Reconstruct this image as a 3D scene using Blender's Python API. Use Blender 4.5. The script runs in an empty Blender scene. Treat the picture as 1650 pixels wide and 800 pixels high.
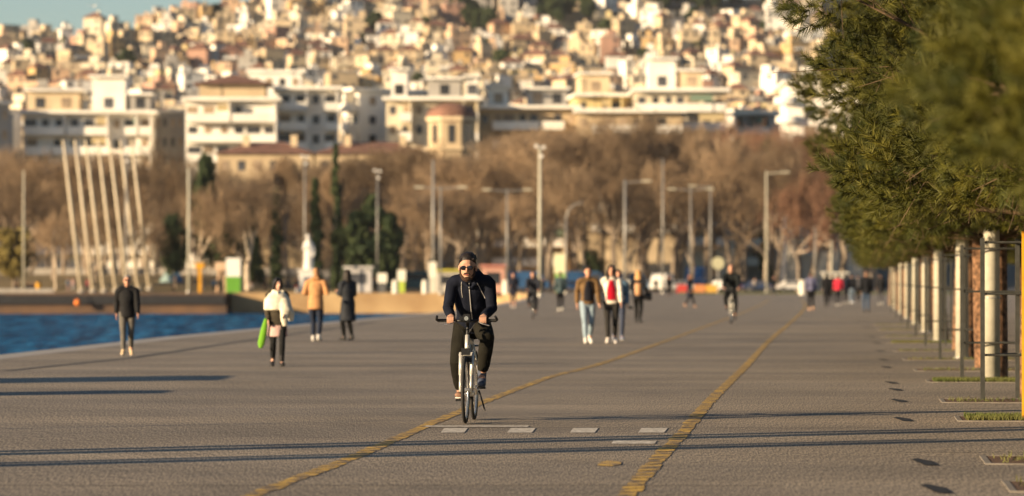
import bpy, bmesh, math, random
import numpy as np
from mathutils import Vector, Matrix, Euler
from mathutils.bvhtree import BVHTree
from mathutils.geometry import tessellate_polygon

S = bpy.context.scene
COL = S.collection
F = 6000.0; CX = 825.0; HY = 452.0; CH = 1.465

# ---------------------------------------------------------------- camera, sky, sun, exposure
cam = bpy.data.cameras.new('camera'); co = bpy.data.objects.new('camera', cam); COL.objects.link(co)
cam.sensor_width = 36; cam.lens = 36*F/1650; cam.clip_start = 0.5; cam.clip_end = 20000
co.location = (0, 0, CH); co.rotation_euler = (math.radians(90)+math.atan((HY-400)/F), 0, 0)
cam.dof.use_dof = True; cam.dof.focus_distance = 37.6; cam.dof.aperture_fstop = 2.1
S.camera = co
SUN_EL = math.radians(12.5); SUN_AZ = math.radians(29)          # light travels along (cos AZ, sin AZ)
w = bpy.data.worlds.new('World'); S.world = w; w.use_nodes = True
nt = w.node_tree; bg = nt.nodes['Background']; bg.inputs['Strength'].default_value = 0.06
sky = nt.nodes.new('ShaderNodeTexSky'); sky.sky_type = 'NISHITA'; sky.sun_disc = False
sky.sun_elevation = SUN_EL; sky.air_density = 1.0; sky.dust_density = .6; sky.ozone_density = 2.5
# towards the sun: (-cos, -sin); the sky's rotation 0 puts the sun at +Y and turns clockwise
tx, ty = -math.cos(SUN_AZ), -math.sin(SUN_AZ)
sky.sun_rotation = math.atan2(tx, ty)
nt.links.new(sky.outputs[0], bg.inputs['Color'])
sl = bpy.data.lights.new('sun', 'SUN'); sl.energy = 5.0; sl.angle = math.radians(0.5); sl.color = (1.0, 0.76, 0.48)
so = bpy.data.objects.new('sun', sl); COL.objects.link(so)
d_ = Vector((math.cos(SUN_AZ)*math.cos(SUN_EL), math.sin(SUN_AZ)*math.cos(SUN_EL), -math.sin(SUN_EL)))
so.rotation_euler = d_.to_track_quat('-Z', 'Y').to_euler(); so.location = (-30, -20, 30)
S.view_settings.view_transform = 'Standard'; S.view_settings.look = 'None'
S.view_settings.exposure = 1.15; S.view_settings.gamma = 1.0
S.cycles.use_denoising = True; S.cycles.max_bounces = 5; S.cycles.transparent_max_bounces = 4
S.cycles.sample_clamp_indirect = 4.0

# ---------------------------------------------------------------- helpers
def gp(px, py):
    d = F*CH/(py-HY); return Vector(((px-CX)/F*d, d, 0))
def at(px, d, z=0.0): return Vector(((px-CX)/F*d, d, z))
def zy(py, d): return CH+(HY-py)/F*d

def link(o, parent=None):
    COL.objects.link(o)
    if parent is not None: o.parent = parent
    return o
def tag(o, label=None, cat=None, group=None, kind=None):
    if label: o['label'] = label
    if cat: o['category'] = cat
    if group: o['group'] = group
    if kind: o['kind'] = kind
    return o
def empty(name, loc=(0, 0, 0), rz=0.0, sc=1.0):
    o = bpy.data.objects.new(name, None); o.location = loc; o.rotation_euler = (0, 0, rz); o.scale = (sc, sc, sc)
    o.empty_display_size = .1
    return link(o)
def thing(name, label, cat, loc=(0, 0, 0), rz=0.0, group=None, sc=1.0):
    return tag(empty(name, loc, rz, sc), label, cat, group)
def copy_tree(o, parent=None):
    c = o.copy(); COL.objects.link(c)
    if parent is not None: c.parent = parent
    for ch in o.children: copy_tree(ch, c)
    return c

class MB:
    def __init__(s): s.v = []; s.f = []; s.mi = []; s.m = 0; s.sm = []; s.smooth = False
    def add(s, vs, fs):
        b = len(s.v); s.v += [tuple(v) for v in vs]
        s.f += [tuple(b+i for i in f) for f in fs]; s.mi += [s.m]*len(fs); s.sm += [s.smooth]*len(fs)
    def box(s, c, size, rz=0, M=None):
        x, y, z = [q/2 for q in size]
        vs = [Vector((sx*x, sy*y, sz*z)) for sz in (-1, 1) for sx, sy in ((-1, -1), (1, -1), (1, 1), (-1, 1))]
        R = M if M is not None else Matrix.Rotation(rz, 3, 'Z')
        vs = [R@v+Vector(c) for v in vs]
        s.add(vs, [(0, 3, 2, 1), (4, 5, 6, 7), (0, 1, 5, 4), (1, 2, 6, 5), (2, 3, 7, 6), (3, 0, 4, 7)])
    def b2(s, x0, x1, y0, y1, z0, z1): s.box(((x0+x1)/2, (y0+y1)/2, (z0+z1)/2), (abs(x1-x0), abs(y1-y0), abs(z1-z0)))
    def tube(s, p0, p1, r0, r1=None, n=8, caps=True):
        r1 = r0 if r1 is None else r1
        p0, p1 = Vector(p0), Vector(p1); t = (p1-p0)
        if t.length < 1e-6: return
        t.normalize(); a = t.orthogonal().normalized(); b = t.cross(a)
        vs = []
        for p, r in ((p0, r0), (p1, r1)):
            for i in range(n):
                q = 2*math.pi*i/n; vs.append(p+a*math.cos(q)*r+b*math.sin(q)*r)
        fs = [(i, (i+1) % n, n+(i+1) % n, n+i) for i in range(n)]
        if caps: fs += [tuple(range(n-1, -1, -1)), tuple(range(n, 2*n))]
        s.add(vs, fs)
    def path(s, pts, r, n=8):
        for i in range(len(pts)-1): s.tube(pts[i], pts[i+1], r if not isinstance(r, (list, tuple)) else r[i], r if not isinstance(r, (list, tuple)) else r[i+1], n)
    def ell(s, c, r, n=12, m=8, M=None):
        vs = []; R = M or Matrix.Identity(3)
        for j in range(m+1):
            th = math.pi*j/m
            for i in range(n):
                ph = 2*math.pi*i/n
                vs.append(R@Vector((r[0]*math.sin(th)*math.cos(ph), r[1]*math.sin(th)*math.sin(ph), r[2]*math.cos(th)))+Vector(c))
        fs = []
        for j in range(m):
            for i in range(n): fs.append((j*n+i, (j+1)*n+i, (j+1)*n+(i+1) % n, j*n+(i+1) % n))
        s.add(vs, fs)
    def chain(s, pts, radii, n=14, side=(1, 0, 0), cap=1.0):
        """loft with elliptical rings and rounded ends; radii = (side radius, depth radius)"""
        pts = [Vector(p) for p in pts]; radii = [(r, r) if not isinstance(r, (tuple, list)) else r for r in radii]
        P = []; R = []; T = []
        k = len(pts)
        tan = [(pts[min(i+1, k-1)]-pts[max(i-1, 0)]).normalized() for i in range(k)]
        for e, sg in ((0, -1), (k-1, 1)):
            L = []
            for q in (0.02, .35, .65, .87):
                hgt = math.sqrt(max(0, 1-q*q))
                L.append((pts[e]+tan[e]*sg*hgt*cap*min(radii[e]), (radii[e][0]*q, radii[e][1]*q), tan[e]))
            if e == 0:
                for a in L: P.append(a[0]); R.append(a[1]); T.append(a[2])
                for i in range(k): P.append(pts[i]); R.append(radii[i]); T.append(tan[i])
            else:
                for a in reversed(L): P.append(a[0]); R.append(a[1]); T.append(a[2])
        vs = []
        for p, r, t in zip(P, R, T):
            a = Vector(side)-t*Vector(side).dot(t)
            if a.length < .2: a = Vector((0, 1, 0))-t*t.y
            a.normalize(); b = t.cross(a)
            for i in range(n):
                q = 2*math.pi*i/n; vs.append(p+a*math.cos(q)*r[0]+b*math.sin(q)*r[1])
        m = len(P); fs = []
        for j in range(m-1):
            for i in range(n): fs.append((j*n+i, j*n+(i+1) % n, (j+1)*n+(i+1) % n, (j+1)*n+i))
        fs += [tuple(range(n-1, -1, -1)), tuple((m-1)*n+i for i in range(n))]
        s.add(vs, fs)
    def mesh(s, name, mats=()):
        me = bpy.data.meshes.new(name); me.from_pydata(s.v, [], s.f)
        for m in (mats if isinstance(mats, (list, tuple)) else [mats]): me.materials.append(m)
        if any(s.mi): me.polygons.foreach_set('material_index', s.mi)
        if any(s.sm): me.polygons.foreach_set('use_smooth', s.sm)
        me.update(); return me
    def build(s, name, mats, parent=None, loc=None):
        o = bpy.data.objects.new(name, s.mesh(name, mats))
        if loc is not None: o.location = loc
        return link(o, parent)

def fastmesh(name, V, FC, mat, n, smooth=False):
    """V (k,3) array, FC (m,n) index array"""
    me = bpy.data.meshes.new(name); me.vertices.add(len(V)); me.vertices.foreach_set('co', np.asarray(V, np.float32).ravel())
    me.loops.add(FC.size); me.loops.foreach_set('vertex_index', FC.astype(np.int32).ravel())
    me.polygons.add(len(FC)); me.polygons.foreach_set('loop_start', np.arange(0, FC.size, n, dtype=np.int32))
    me.update(calc_edges=True); me.materials.append(mat); me.validate(); return me

PENDING = []
def blob(name, mb, mat, parent=None, voxel=.012, smooth=4):
    """overlapping lofts fused into one continuous skin; fused for good by bake_blobs()"""
    o = bpy.data.objects.new(name, mb.mesh(name, mat)); COL.objects.link(o)
    r = o.modifiers.new('r', 'REMESH'); r.mode = 'VOXEL'; r.voxel_size = voxel; r.use_smooth_shade = True
    sm = o.modifiers.new('s', 'SMOOTH'); sm.factor = .5; sm.iterations = smooth
    if parent is not None: o.parent = parent
    PENDING.append((o, mat)); return o
def bake_blobs():
    dg = bpy.context.evaluated_depsgraph_get(); out = []
    for o, m in PENDING: out.append(bpy.data.meshes.new_from_object(o.evaluated_get(dg)))
    for (o, m), me in zip(PENDING, out):
        old = o.data; o.modifiers.clear(); me.name = o.name.split('.')[0]; o.data = me; bpy.data.meshes.remove(old)
        if not me.materials: me.materials.append(m)
    PENDING.clear()

def mat(name, col, rough=.8, var=.0, scale=4.0, bump=0.0, bscale=30, metal=0.0, col2=None, spec=.3, sub=0.0, emis=None, coords='Object', rnd=0.0):
    m = bpy.data.materials.new(name); m.use_nodes = True; t = m.node_tree; b = t.nodes['Principled BSDF']
    b.inputs['Base Color'].default_value = (*col, 1); b.inputs['Roughness'].default_value = rough
    b.inputs['Metallic'].default_value = metal; b.inputs['Specular IOR Level'].default_value = spec
    tc = t.nodes.new('ShaderNodeTexCoord'); out = None
    if var or col2:
        n = t.nodes.new('ShaderNodeTexNoise'); n.inputs['Scale'].default_value = scale; n.inputs['Detail'].default_value = 6
        t.links.new(tc.outputs[coords], n.inputs['Vector'])
        r = t.nodes.new('ShaderNodeValToRGB'); r.color_ramp.elements[0].position = .34; r.color_ramp.elements[1].position = .66
        c2 = col2 or tuple(min(1, c*(1+var)) for c in col)
        c1 = col if col2 else tuple(c*(1-var) for c in col)
        r.color_ramp.elements[0].color = (*c1, 1); r.color_ramp.elements[1].color = (*c2, 1)
        t.links.new(n.outputs['Fac'], r.inputs['Fac']); out = r.outputs['Color']
        if not rnd: t.links.new(out, b.inputs['Base Color'])
    if rnd:
        oi = t.nodes.new('ShaderNodeObjectInfo'); mr = t.nodes.new('ShaderNodeMapRange')
        mr.inputs['To Min'].default_value = 1-rnd; mr.inputs['To Max'].default_value = 1+rnd
        t.links.new(oi.outputs['Random'], mr.inputs['Value'])
        vm = t.nodes.new('ShaderNodeVectorMath'); vm.operation = 'SCALE'
        if out: t.links.new(out, vm.inputs[0])
        else: vm.inputs[0].default_value = col
        t.links.new(mr.outputs[0], vm.inputs['Scale']); t.links.new(vm.outputs[0], b.inputs['Base Color'])
    if bump:
        n2 = t.nodes.new('ShaderNodeTexNoise'); n2.inputs['Scale'].default_value = bscale; n2.inputs['Detail'].default_value = 4
        t.links.new(tc.outputs[coords], n2.inputs['Vector'])
        bp = t.nodes.new('ShaderNodeBump'); bp.inputs['Strength'].default_value = bump; bp.inputs['Distance'].default_value = .02
        t.links.new(n2.outputs['Fac'], bp.inputs['Height']); t.links.new(bp.outputs[0], b.inputs['Normal'])
    return m
_mc = {}
def cmat(kind, col, **k):
    key = (kind, col)
    if key not in _mc: _mc[key] = mat(kind, col, **k)
    return _mc[key]
def cloth(col): return cmat('cloth', col, rough=.95, var=.18, scale=9, bump=.45, bscale=12, spec=.08)
def puffer(col): return cmat('padded cloth', col, rough=.75, var=.15, scale=8, bump=.8, bscale=9, spec=.15)

RND = random.Random(7)

# ---------------------------------------------------------------- materials of the setting
def ground_mat():
    m = bpy.data.materials.new('asphalt'); m.use_nodes = True; t = m.node_tree; b = t.nodes['Principled BSDF']; L = t.links.new
    tc = t.nodes.new('ShaderNodeTexCoord')
    def noise(sc, det, vec=None):
        n = t.nodes.new('ShaderNodeTexNoise'); n.inputs['Scale'].default_value = sc; n.inputs['Detail'].default_value = det
        L(vec or tc.outputs['Object'], n.inputs['Vector']); return n
    def ramp(src, p0, c0, p1, c1):
        r = t.nodes.new('ShaderNodeValToRGB'); e = r.color_ramp.elements
        e[0].position = p0; e[0].color = (*c0, 1); e[1].position = p1; e[1].color = (*c1, 1); L(src, r.inputs['Fac']); return r.outputs['Color']
    def mix(a, b2, f, mode='MULTIPLY'):
        x = t.nodes.new('ShaderNodeMix'); x.data_type = 'RGBA'; x.blend_type = mode; x.inputs[0].default_value = f
        L(a, x.inputs[6]); L(b2, x.inputs[7]); return x.outputs[2]
    # grains seen at a grazing angle: stretch along the view so the stones stay round on the picture
    mp = t.nodes.new('ShaderNodeMapping'); mp.inputs['Scale'].default_value = (1, .055, 1); L(tc.outputs['Object'], mp.inputs['Vector'])
    base = ramp(noise(.22, 5).outputs['Fac'], .35, (.198, .168, .128), .65, (.258, .220, .170))
    grain = ramp(noise(92, 3, mp.outputs[0]).outputs['Fac'], .37, (.28, .28, .29), .63, (1.72, 1.67, 1.60))
    grain2 = ramp(noise(140, 1, mp.outputs[0]).outputs['Fac'], .36, (.55, .55, .56), .66, (1.45, 1.42, 1.36))
    mp2 = t.nodes.new('ShaderNodeMapping'); mp2.inputs['Scale'].default_value = (.10, .5, 1); L(tc.outputs['Object'], mp2.inputs['Vector'])
    bands = ramp(noise(.8, 4, mp2.outputs[0]).outputs['Fac'], .38, (.80, .80, .82), .62, (1.12, 1.10, 1.07))
    stain = ramp(noise(.9, 6).outputs['Fac'], .28, (.62, .62, .64), .46, (1, 1, 1))
    c = mix(base, grain, 1); c = mix(c, grain2, .8); c = mix(c, bands, 1); c = mix(c, stain, .6)
    L(c, b.inputs['Base Color']); b.inputs['Roughness'].default_value = .85; b.inputs['Specular IOR Level'].default_value = .35
    bp = t.nodes.new('ShaderNodeBump'); bp.inputs['Strength'].default_value = .18; bp.inputs['Distance'].default_value = .004
    L(noise(150, 2).outputs['Fac'], bp.inputs['Height']); L(bp.outputs[0], b.inputs['Normal'])
    return m
def water_mat():
    m = bpy.data.materials.new('sea water'); m.use_nodes = True; t = m.node_tree; b = t.nodes['Principled BSDF']; L = t.links.new
    b.inputs['Base Color'].default_value = (.006, .06, .125, 1); b.inputs['Roughness'].default_value = .6; b.inputs['Specular IOR Level'].default_value = 0
    tc = t.nodes.new('ShaderNodeTexCoord'); mp = t.nodes.new('ShaderNodeMapping'); mp.inputs['Scale'].default_value = (1, .12, 1)
    L(tc.outputs['Object'], mp.inputs['Vector'])
    n = t.nodes.new('ShaderNodeTexNoise'); n.inputs['Scale'].default_value = .7; n.inputs['Detail'].default_value = 6; L(mp.outputs[0], n.inputs['Vector'])
    n2 = t.nodes.new('ShaderNodeTexNoise'); n2.inputs['Scale'].default_value = 1.0; n2.inputs['Detail'].default_value = 6; L(mp.outputs[0], n2.inputs['Vector'])
    r = t.nodes.new('ShaderNodeValToRGB'); e = r.color_ramp.elements; e[0].position = .42; e[1].position = .60
    e[0].color = (.003, .032, .085, 1); e[1].color = (.014, .13, .28, 1); L(n2.outputs['Fac'], r.inputs['Fac']); L(r.outputs[0], b.inputs['Base Color'])
    bp = t.nodes.new('ShaderNodeBump'); bp.inputs['Strength'].default_value = 1; bp.inputs['Distance'].default_value = 1.6
    L(n.outputs['Fac'], bp.inputs['Height']); L(bp.outputs[0], b.inputs['Normal'])
    g = t.nodes.new('ShaderNodeBsdfGlossy'); g.inputs['Roughness'].default_value = .12; g.inputs['Color'].default_value = (.75, .85, 1, 1); L(bp.outputs[0], g.inputs['Normal'])
    ms = t.nodes.new('ShaderNodeMixShader'); ms.inputs[0].default_value = .10; L(b.outputs[0], ms.inputs[1]); L(g.outputs[0], ms.inputs[2])
    L(ms.outputs[0], t.nodes['Material Output'].inputs['Surface'])
    return m
def yellow_mat():
    m = bpy.data.materials.new('worn yellow paint'); m.use_nodes = True; t = m.node_tree; b = t.nodes['Principled BSDF']; L = t.links.new
    tc = t.nodes.new('ShaderNodeTexCoord'); n = t.nodes.new('ShaderNodeTexNoise'); n.inputs['Scale'].default_value = 5; n.inputs['Detail'].default_value = 10; n.inputs['Roughness'].default_value = .7
    L(tc.outputs['Object'], n.inputs['Vector'])
    r = t.nodes.new('ShaderNodeValToRGB'); e = r.color_ramp.elements; e[0].position = .47; e[0].color = (.17, .12, .07, 1); e[1].position = .54; e[1].color = (.60, .36, .05, 1)
    L(n.outputs['Fac'], r.inputs['Fac']); L(r.outputs[0], b.inputs['Base Color']); b.inputs['Roughness'].default_value = .8
    return m
M = dict(
    asphalt=ground_mat(), water=water_mat(), yellow=yellow_mat(),
    joint=mat('joint filler', (.07, .063, .055), .9, var=.3, scale=3),
    kerb=mat('pale stone', (.34, .31, .27), .8, var=.15, scale=2, bump=.3),
    paintw=mat('worn white paint', (.26, .225, .18), .8, col2=(.72, .66, .56), scale=16),
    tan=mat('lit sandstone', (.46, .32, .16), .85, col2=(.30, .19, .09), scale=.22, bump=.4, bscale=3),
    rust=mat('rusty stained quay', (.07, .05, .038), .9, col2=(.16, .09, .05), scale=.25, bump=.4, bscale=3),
    pitframe=mat('worn concrete edging', (.20, .175, .145), .9, var=.2, scale=5),
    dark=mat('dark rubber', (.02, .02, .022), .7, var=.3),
    soil=mat('bare soil', (.09, .05, .03), .95, col2=(.16, .09, .05), scale=12, bump=.6),
    grass=mat('grass', (.06, .085, .016), .9, col2=(.13, .12, .035), scale=.6, bump=.4, bscale=8),
    lawn=mat('dry lawn', (.15, .11, .045), .9, col2=(.25, .18, .085), scale=.08, bump=.4, bscale=2),
    hill=mat('scrub and gardens', (.025, .03, .018), .95, col2=(.07, .06, .042), scale=.03, bump=.5, bscale=.5),
    steel=mat('dark grey painted steel', (.055, .055, .048), .5, var=.2, scale=12, metal=.3),
    galv=mat('galvanised steel', (.28, .265, .24), .45, var=.1, scale=6, metal=.3),
    whitepole=mat('cream painted pole', (.48, .45, .35), .6, var=.12, scale=5, bump=.1),
    ypost=mat('yellow enamel', (.62, .30, .015), .5, var=.12, scale=7),
    bark=mat('pine bark', (.045, .025, .014), .95, col2=(.26, .14, .075), scale=13, bump=1.0, bscale=26),
    pine=mat('pine needles', (.020, .031, .003), .65, col2=(.125, .112, .010), scale=.8, coords='Object', rnd=.12),
    drytwig=mat('dry pine twigs', (.07, .045, .025), .9, col2=(.15, .10, .055), scale=3),
    twig=mat('bare twigs', (.20, .135, .08), .95, col2=(.33, .235, .145), scale=.25, rnd=.38),
    twigred=mat('bare reddish twigs', (.19, .10, .06), .95, col2=(.28, .155, .095), scale=.25, rnd=.2),
    birch=mat('pale white bark', (.60, .49, .36), .9, var=.2, scale=.8),
    btrunk=mat('pale plane bark', (.22, .17, .125), .95, col2=(.36, .29, .22), scale=.9),
    ever=mat('evergreen leaves', (.018, .035, .012), .8, col2=(.055, .07, .02), scale=.3, rnd=.2),
    olive=mat('olive shrub leaves', (.11, .09, .02), .85, col2=(.20, .15, .04), scale=.4),
    shutter=mat('wooden shutters and blinds', (.30, .23, .16), .8, var=.3, scale=.4, rnd=.3),
    glass=mat('window glass', (.055, .055, .06), .25, var=.5, scale=.3, spec=.5, rnd=.6),
    white=mat('white render', (.78, .72, .62), .85, var=.07, scale=.2),
    tile=mat('clay roof tiles', (.19, .10, .07), .9, var=.3, scale=.5),
    slab=mat('flat roof concrete', (.30, .27, .24), .9, var=.15, scale=.3),
    mast=mat('cream painted mast', (.66, .56, .40), .6, var=.08, scale=.5),
    marble=mat('white marble', (.66, .63, .58), .5, var=.05, scale=1),
)

# ---------------------------------------------------------------- ground, quays, sea
EDGE = [(-14.0, -30), (-12.2, 20), (-11.0, 50), (-10.0, 72.6), (-8.9, 96.6), (-6.9, 124), (-5.4, 144), (-3.5, 166), (-2.1, 195), (.2, 262), (1.8, 330), (3.0, 395)]
def sheet(name, poly, z, m, kind='structure'):
    vs = [Vector((p[0], p[1], z)) for p in poly]; mb = MB()
    tris = tessellate_polygon([vs]); fs = []
    for a, b, c in tris:
        n = (vs[b]-vs[a]).cross(vs[c]-vs[a]); fs.append((a, b, c) if n.z > 0 else (a, c, b))
    mb.add(vs, fs); o = mb.build(name, m); return tag(o, kind=kind)
BACK = [(1.5, 425), (-4, 437), (-33, 439), (-33.01, 431), (-400, 425)]
land = EDGE+BACK+[(-400, 760), (400, 760), (400, -30)]
sheet('ground', land, 0, M['asphalt'])
tag(MB().build('seabed', M['rust']), kind='structure') if False else None
mb = MB(); mb.add([(-3000, -200, -2.4), (60, -200, -2.4), (60, 700, -2.4), (-3000, 700, -2.4)], [(0, 1, 2, 3)])
tag(mb.build('sea_water', M['water']), kind='structure')
def wall_along(name, pts, z0, z1, m, thick=.5, off=0.0):
    mb = MB()
    for a, b in zip(pts[:-1], pts[1:]):
        a3, b3 = Vector((*a, 0)), Vector((*b, 0)); c = (a3+b3)/2; d = b3-a3
        n = Vector((d.y, -d.x, 0)).normalized()
        mb.box(c+n*(thick/2+off)+Vector((0, 0, (z0+z1)/2)), (d.length+.02, thick, z1-z0), math.atan2(d.y, d.x))
    return mb.build(name, m)
tag(wall_along('quay_wall', EDGE, -2.6, -.006, M['kerb'], .6), 'pale concrete quay wall along the promenade edge by the water', 'wall')
# coping strip on the promenade edge, 4 mm above the ground sheet
def strip(mb, pts, wd, z, side=1):
    for a, b in zip(pts[:-1], pts[1:]):
        a3, b3 = Vector((*a, z)), Vector((*b, z)); d = b3-a3; n = Vector((d.y, -d.x, 0)).normalized()*wd*side
        q = [a3, b3, b3+n, a3+n]
        if (q[1]-q[0]).cross(q[2]-q[1]).z < 0: q.reverse()
        mb.add(q, [(0, 1, 2, 3)])
mb = MB(); strip(mb, [(x-.05, y) for x, y in EDGE], .75, .004); tag(mb.build('quay_coping', M['kerb']), kind='structure')
FW1 = [(3.0, 395), (1.5, 425), (-4, 437), (-33, 439)]
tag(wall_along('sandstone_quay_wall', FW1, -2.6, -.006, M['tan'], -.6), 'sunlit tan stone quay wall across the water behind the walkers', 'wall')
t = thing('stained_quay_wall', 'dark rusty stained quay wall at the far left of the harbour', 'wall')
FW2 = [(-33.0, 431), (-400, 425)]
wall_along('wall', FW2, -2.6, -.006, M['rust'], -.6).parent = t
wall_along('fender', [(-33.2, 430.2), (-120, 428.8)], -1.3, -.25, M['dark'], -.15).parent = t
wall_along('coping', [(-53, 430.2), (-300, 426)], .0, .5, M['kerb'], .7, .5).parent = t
# joints across the promenade and the long dark seam near the quay
mb = MB()
for a, b in (((0, 598), (205, 577)), ((205, 577), (400, 548)), ((400, 548), (600, 520))):
    p, q = gp(*a), gp(*b); strip(mb, [(p.x, p.y), (q.x, q.y)], .22, .004)
rj = random.Random(3)
for y in (26.6, 31.7, 37, 43, 50.2, 54.3, 60, 66, 71.5, 79, 88, 98, 112, 126, 140, 160, 185, 215, 250, 300):
    x0 = np.interp(y, [p[1] for p in EDGE], [p[0] for p in EDGE])+.9
    x = x0
    while x < 9+y*.09:
        L_ = rj.uniform(1.2, 5)
        if rj.random() < (.6 if y > 45 else .35):
            strip(mb, [(x, y), (min(x+L_, 9+y*.09), y+rj.uniform(-.03, .03))], .02+y*.00045, .004)
        x += L_+.1
tag(mb.build('paving_joint', M['joint']), kind='structure')

def poly_ground(pts, n=6):
    """smooth polyline through picture points lying on the ground"""
    g = [gp(*p) for p in pts]; out = []
    for i in range(len(g)-1):
        p0 = g[max(i-1, 0)]; p1 = g[i]; p2 = g[i+1]; p3 = g[min(i+2, len(g)-1)]
        for k in range(n):
            u = k/n
            out.append(.5*((2*p1)+(-p0+p2)*u+(2*p0-5*p1+4*p2-p3)*u*u+(-p0+3*p1-3*p2+p3)*u**3))
    out.append(g[-1]); return out
def lane_line(name, pts, wd):
    path = poly_ground(pts); mb = MB(); rr = random.Random(5)
    # walk along in steps: individual worn dashes with thin oblique gaps
    cum = [0]
    for a, b in zip(path[:-1], path[1:]): cum.append(cum[-1]+(b-a).length)
    xs = [p.x for p in path]; ys = [p.y for p in path]
    s = 0
    while s < cum[-1]-.5:
        L_ = .46+rr.uniform(-.06, .06)+s*.002
        x0, y0 = np.interp(s, cum, xs), np.interp(s, cum, ys); x1, y1 = np.interp(s+L_*.84, cum, xs), np.interp(s+L_*.84, cum, ys)
        a, b = Vector((x0, y0, .004)), Vector((x1, y1, .004)); d = (b-a).normalized(); n = Vector((d.y, -d.x, 0))
        w0 = wd*(1+rr.uniform(-.18, .14)); sk = d*.09
        j = n*rr.uniform(-.006, .006)
        mb.add([a-n*w0/2-sk+j, a+n*w0/2+sk+j, b+n*w0/2+sk+j, b-n*w0/2-sk+j], [(0, 1, 2, 3)]); s += L_
    return tag(mb.build(name, M['yellow']), kind='structure')
lane_line('lane_line', [(330, 832), (415, 796), (575, 735), (690, 685), (800, 640), (890, 607), (960, 589), (1045, 560), (1130, 529), (1195, 505), (1225, 492), (1240, 483)], .14)
lane_line('lane_line', [(980, 835), (1013, 796), (1060, 740), (1100, 698), (1150, 640), (1200, 592), (1240, 549), (1268, 525), (1290, 505), (1298, 492), (1290, 483)], .14)
mb = MB()
def mark(x0, x1, y0, y1, sk=6, z=.0045):
    a, b, c, d = gp(x0, y1), gp(x1, y1), gp(x1+sk, y0), gp(x0+sk, y0)
    mb.add([(p.x, p.y, z) for p in (a, b, c, d)], [(0, 1, 2, 3)])
for x0, x1 in ((710, 748), (817, 857), (918, 958), (1028, 1070)): mark(x0, x1, 690.5, 698)
mark(684, 850, 686.6, 688.6, 3); mark(985, 1055, 711, 716, 3)
tag(mb.build('road_marking', M['paintw']), kind='structure')
mb = MB(); q_ = [gp(x, y) for x, y in ((962, 751), (985, 752), (1000, 749), (1001, 745), (980, 743), (966, 746))]
mb.add([(p.x, p.y, .0045) for p in q_], [tuple(range(6))]); tag(mb.build('road_marking', M['yellow']), kind='structure')
# grass verge at the end of the promenade, lawn on the left, terrain behind
mb = MB(); mb.b2(19, 60, 405, 424, -.1, .12); mb.b2(60, 140, 380, 424, -.1, .12)
tag(mb.build('grass_verge', M['grass']), kind='structure')
def grid(name, x0, x1, y0, y1, nx, ny, fz, m):
    mb = MB(); vs = []
    for j in range(ny+1):
        for i in range(nx+1):
            x = x0+(x1-x0)*i/nx; y = y0+(y1-y0)*j/ny; vs.append((x, y, fz(x, y)))
    fs = [(j*(nx+1)+i, j*(nx+1)+i+1, (j+1)*(nx+1)+i+1, (j+1)*(nx+1)+i) for j in range(ny) for i in range(nx)]
    mb.smooth = True; mb.add(vs, fs); return tag(mb.build(name, m), kind='structure')
def sstep(a, b, x): u = min(1, max(0, (x-a)/(b-a))); return u*u*(3-2*u)
def lawn_z(x, y): return -.05+2.3*sstep(446, 500, y)*(1-sstep(-30, -10, x))
grid('lawn', -300, 0, 444, 640, 40, 24, lawn_z, M['lawn'])
def hill_z(x, y):
    z = np.interp(y, [620, 700, 1200, 1520, 1620, 2200], [-1, 5, 50, 106, 112, 90])
    cap = np.interp(x/max(y, 1)*1500, [-420, -206, -190, -156, -138, -110, 0, 200], [86, 91, 92, 98, 106, 112, 125, 125])
    if y > 1200: z = min(z, cap+(y-1500)*.0)
    if y > 1480: z += 12*sstep(1480, 1600, y)*sstep(-135, -80, x)
    return z
grid('hillside', -420, 520, 622, 2200, 60, 90, hill_z, M['hill'])
# ================================================================ hillside houses
WALLC = {'cream': (.58, .46, .30), 'white': (.80, .76, .68), 'ochre': (.50, .34, .16), 'peach': (.54, .37, .24), 'sand': (.46, .36, .23),
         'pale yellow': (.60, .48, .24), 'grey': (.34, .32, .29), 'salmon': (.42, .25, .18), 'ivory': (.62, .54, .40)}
def wallmat(c): return cmat('render '+c, WALLC[c], rough=.9, var=.12, scale=.25)
_wm = {}
def winmesh(wd, ht, face='y'):
    k = (wd, ht, face)
    if k not in _wm:
        mb = MB(); mb.box((0, 0, 0), (wd, .12, ht) if face == 'y' else (.12, wd, ht)); _wm[k] = mb.mesh('window', M['glass'])
    return _wm[k]
WR = random.Random(77)
def window(parent, x, y, z, wd=1.2, ht=1.4, face='y', name='window'):
    if WR.random() < .42:
        k = (round(wd, 1), ht, face, 's')
        if k not in _wm:
            mb = MB(); mb.box((0, 0, 0), (wd, .12, ht) if face == 'y' else (.12, wd, ht)); _wm[k] = mb.mesh('window', M['shutter'])
        o = bpy.data.objects.new(name, _wm[k]); o.location = (x, y, z); return link(o, parent)
    wd = round(wd, 1)
    o = bpy.data.objects.new(name, winmesh(wd, ht, face)); o.location = (x, y, z); return link(o, parent)
def roof_hip(mb, x0, x1, y0, y1, z, h, ov=.5):
    x0 -= ov; x1 += ov; y0 -= ov; y1 += ov; cy = (y0+y1)/2; r = min((x1-x0)/2, (y1-y0)/2)*.95
    mb.add([(x0, y0, z), (x1, y0, z), (x1, y1, z), (x0, y1, z), (x0+r, cy, z+h), (x1-r, cy, z+h)],
           [(0, 1, 5, 4), (2, 3, 4, 5), (1, 2, 5), (3, 0, 4), (3, 2, 1, 0)])
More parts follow.
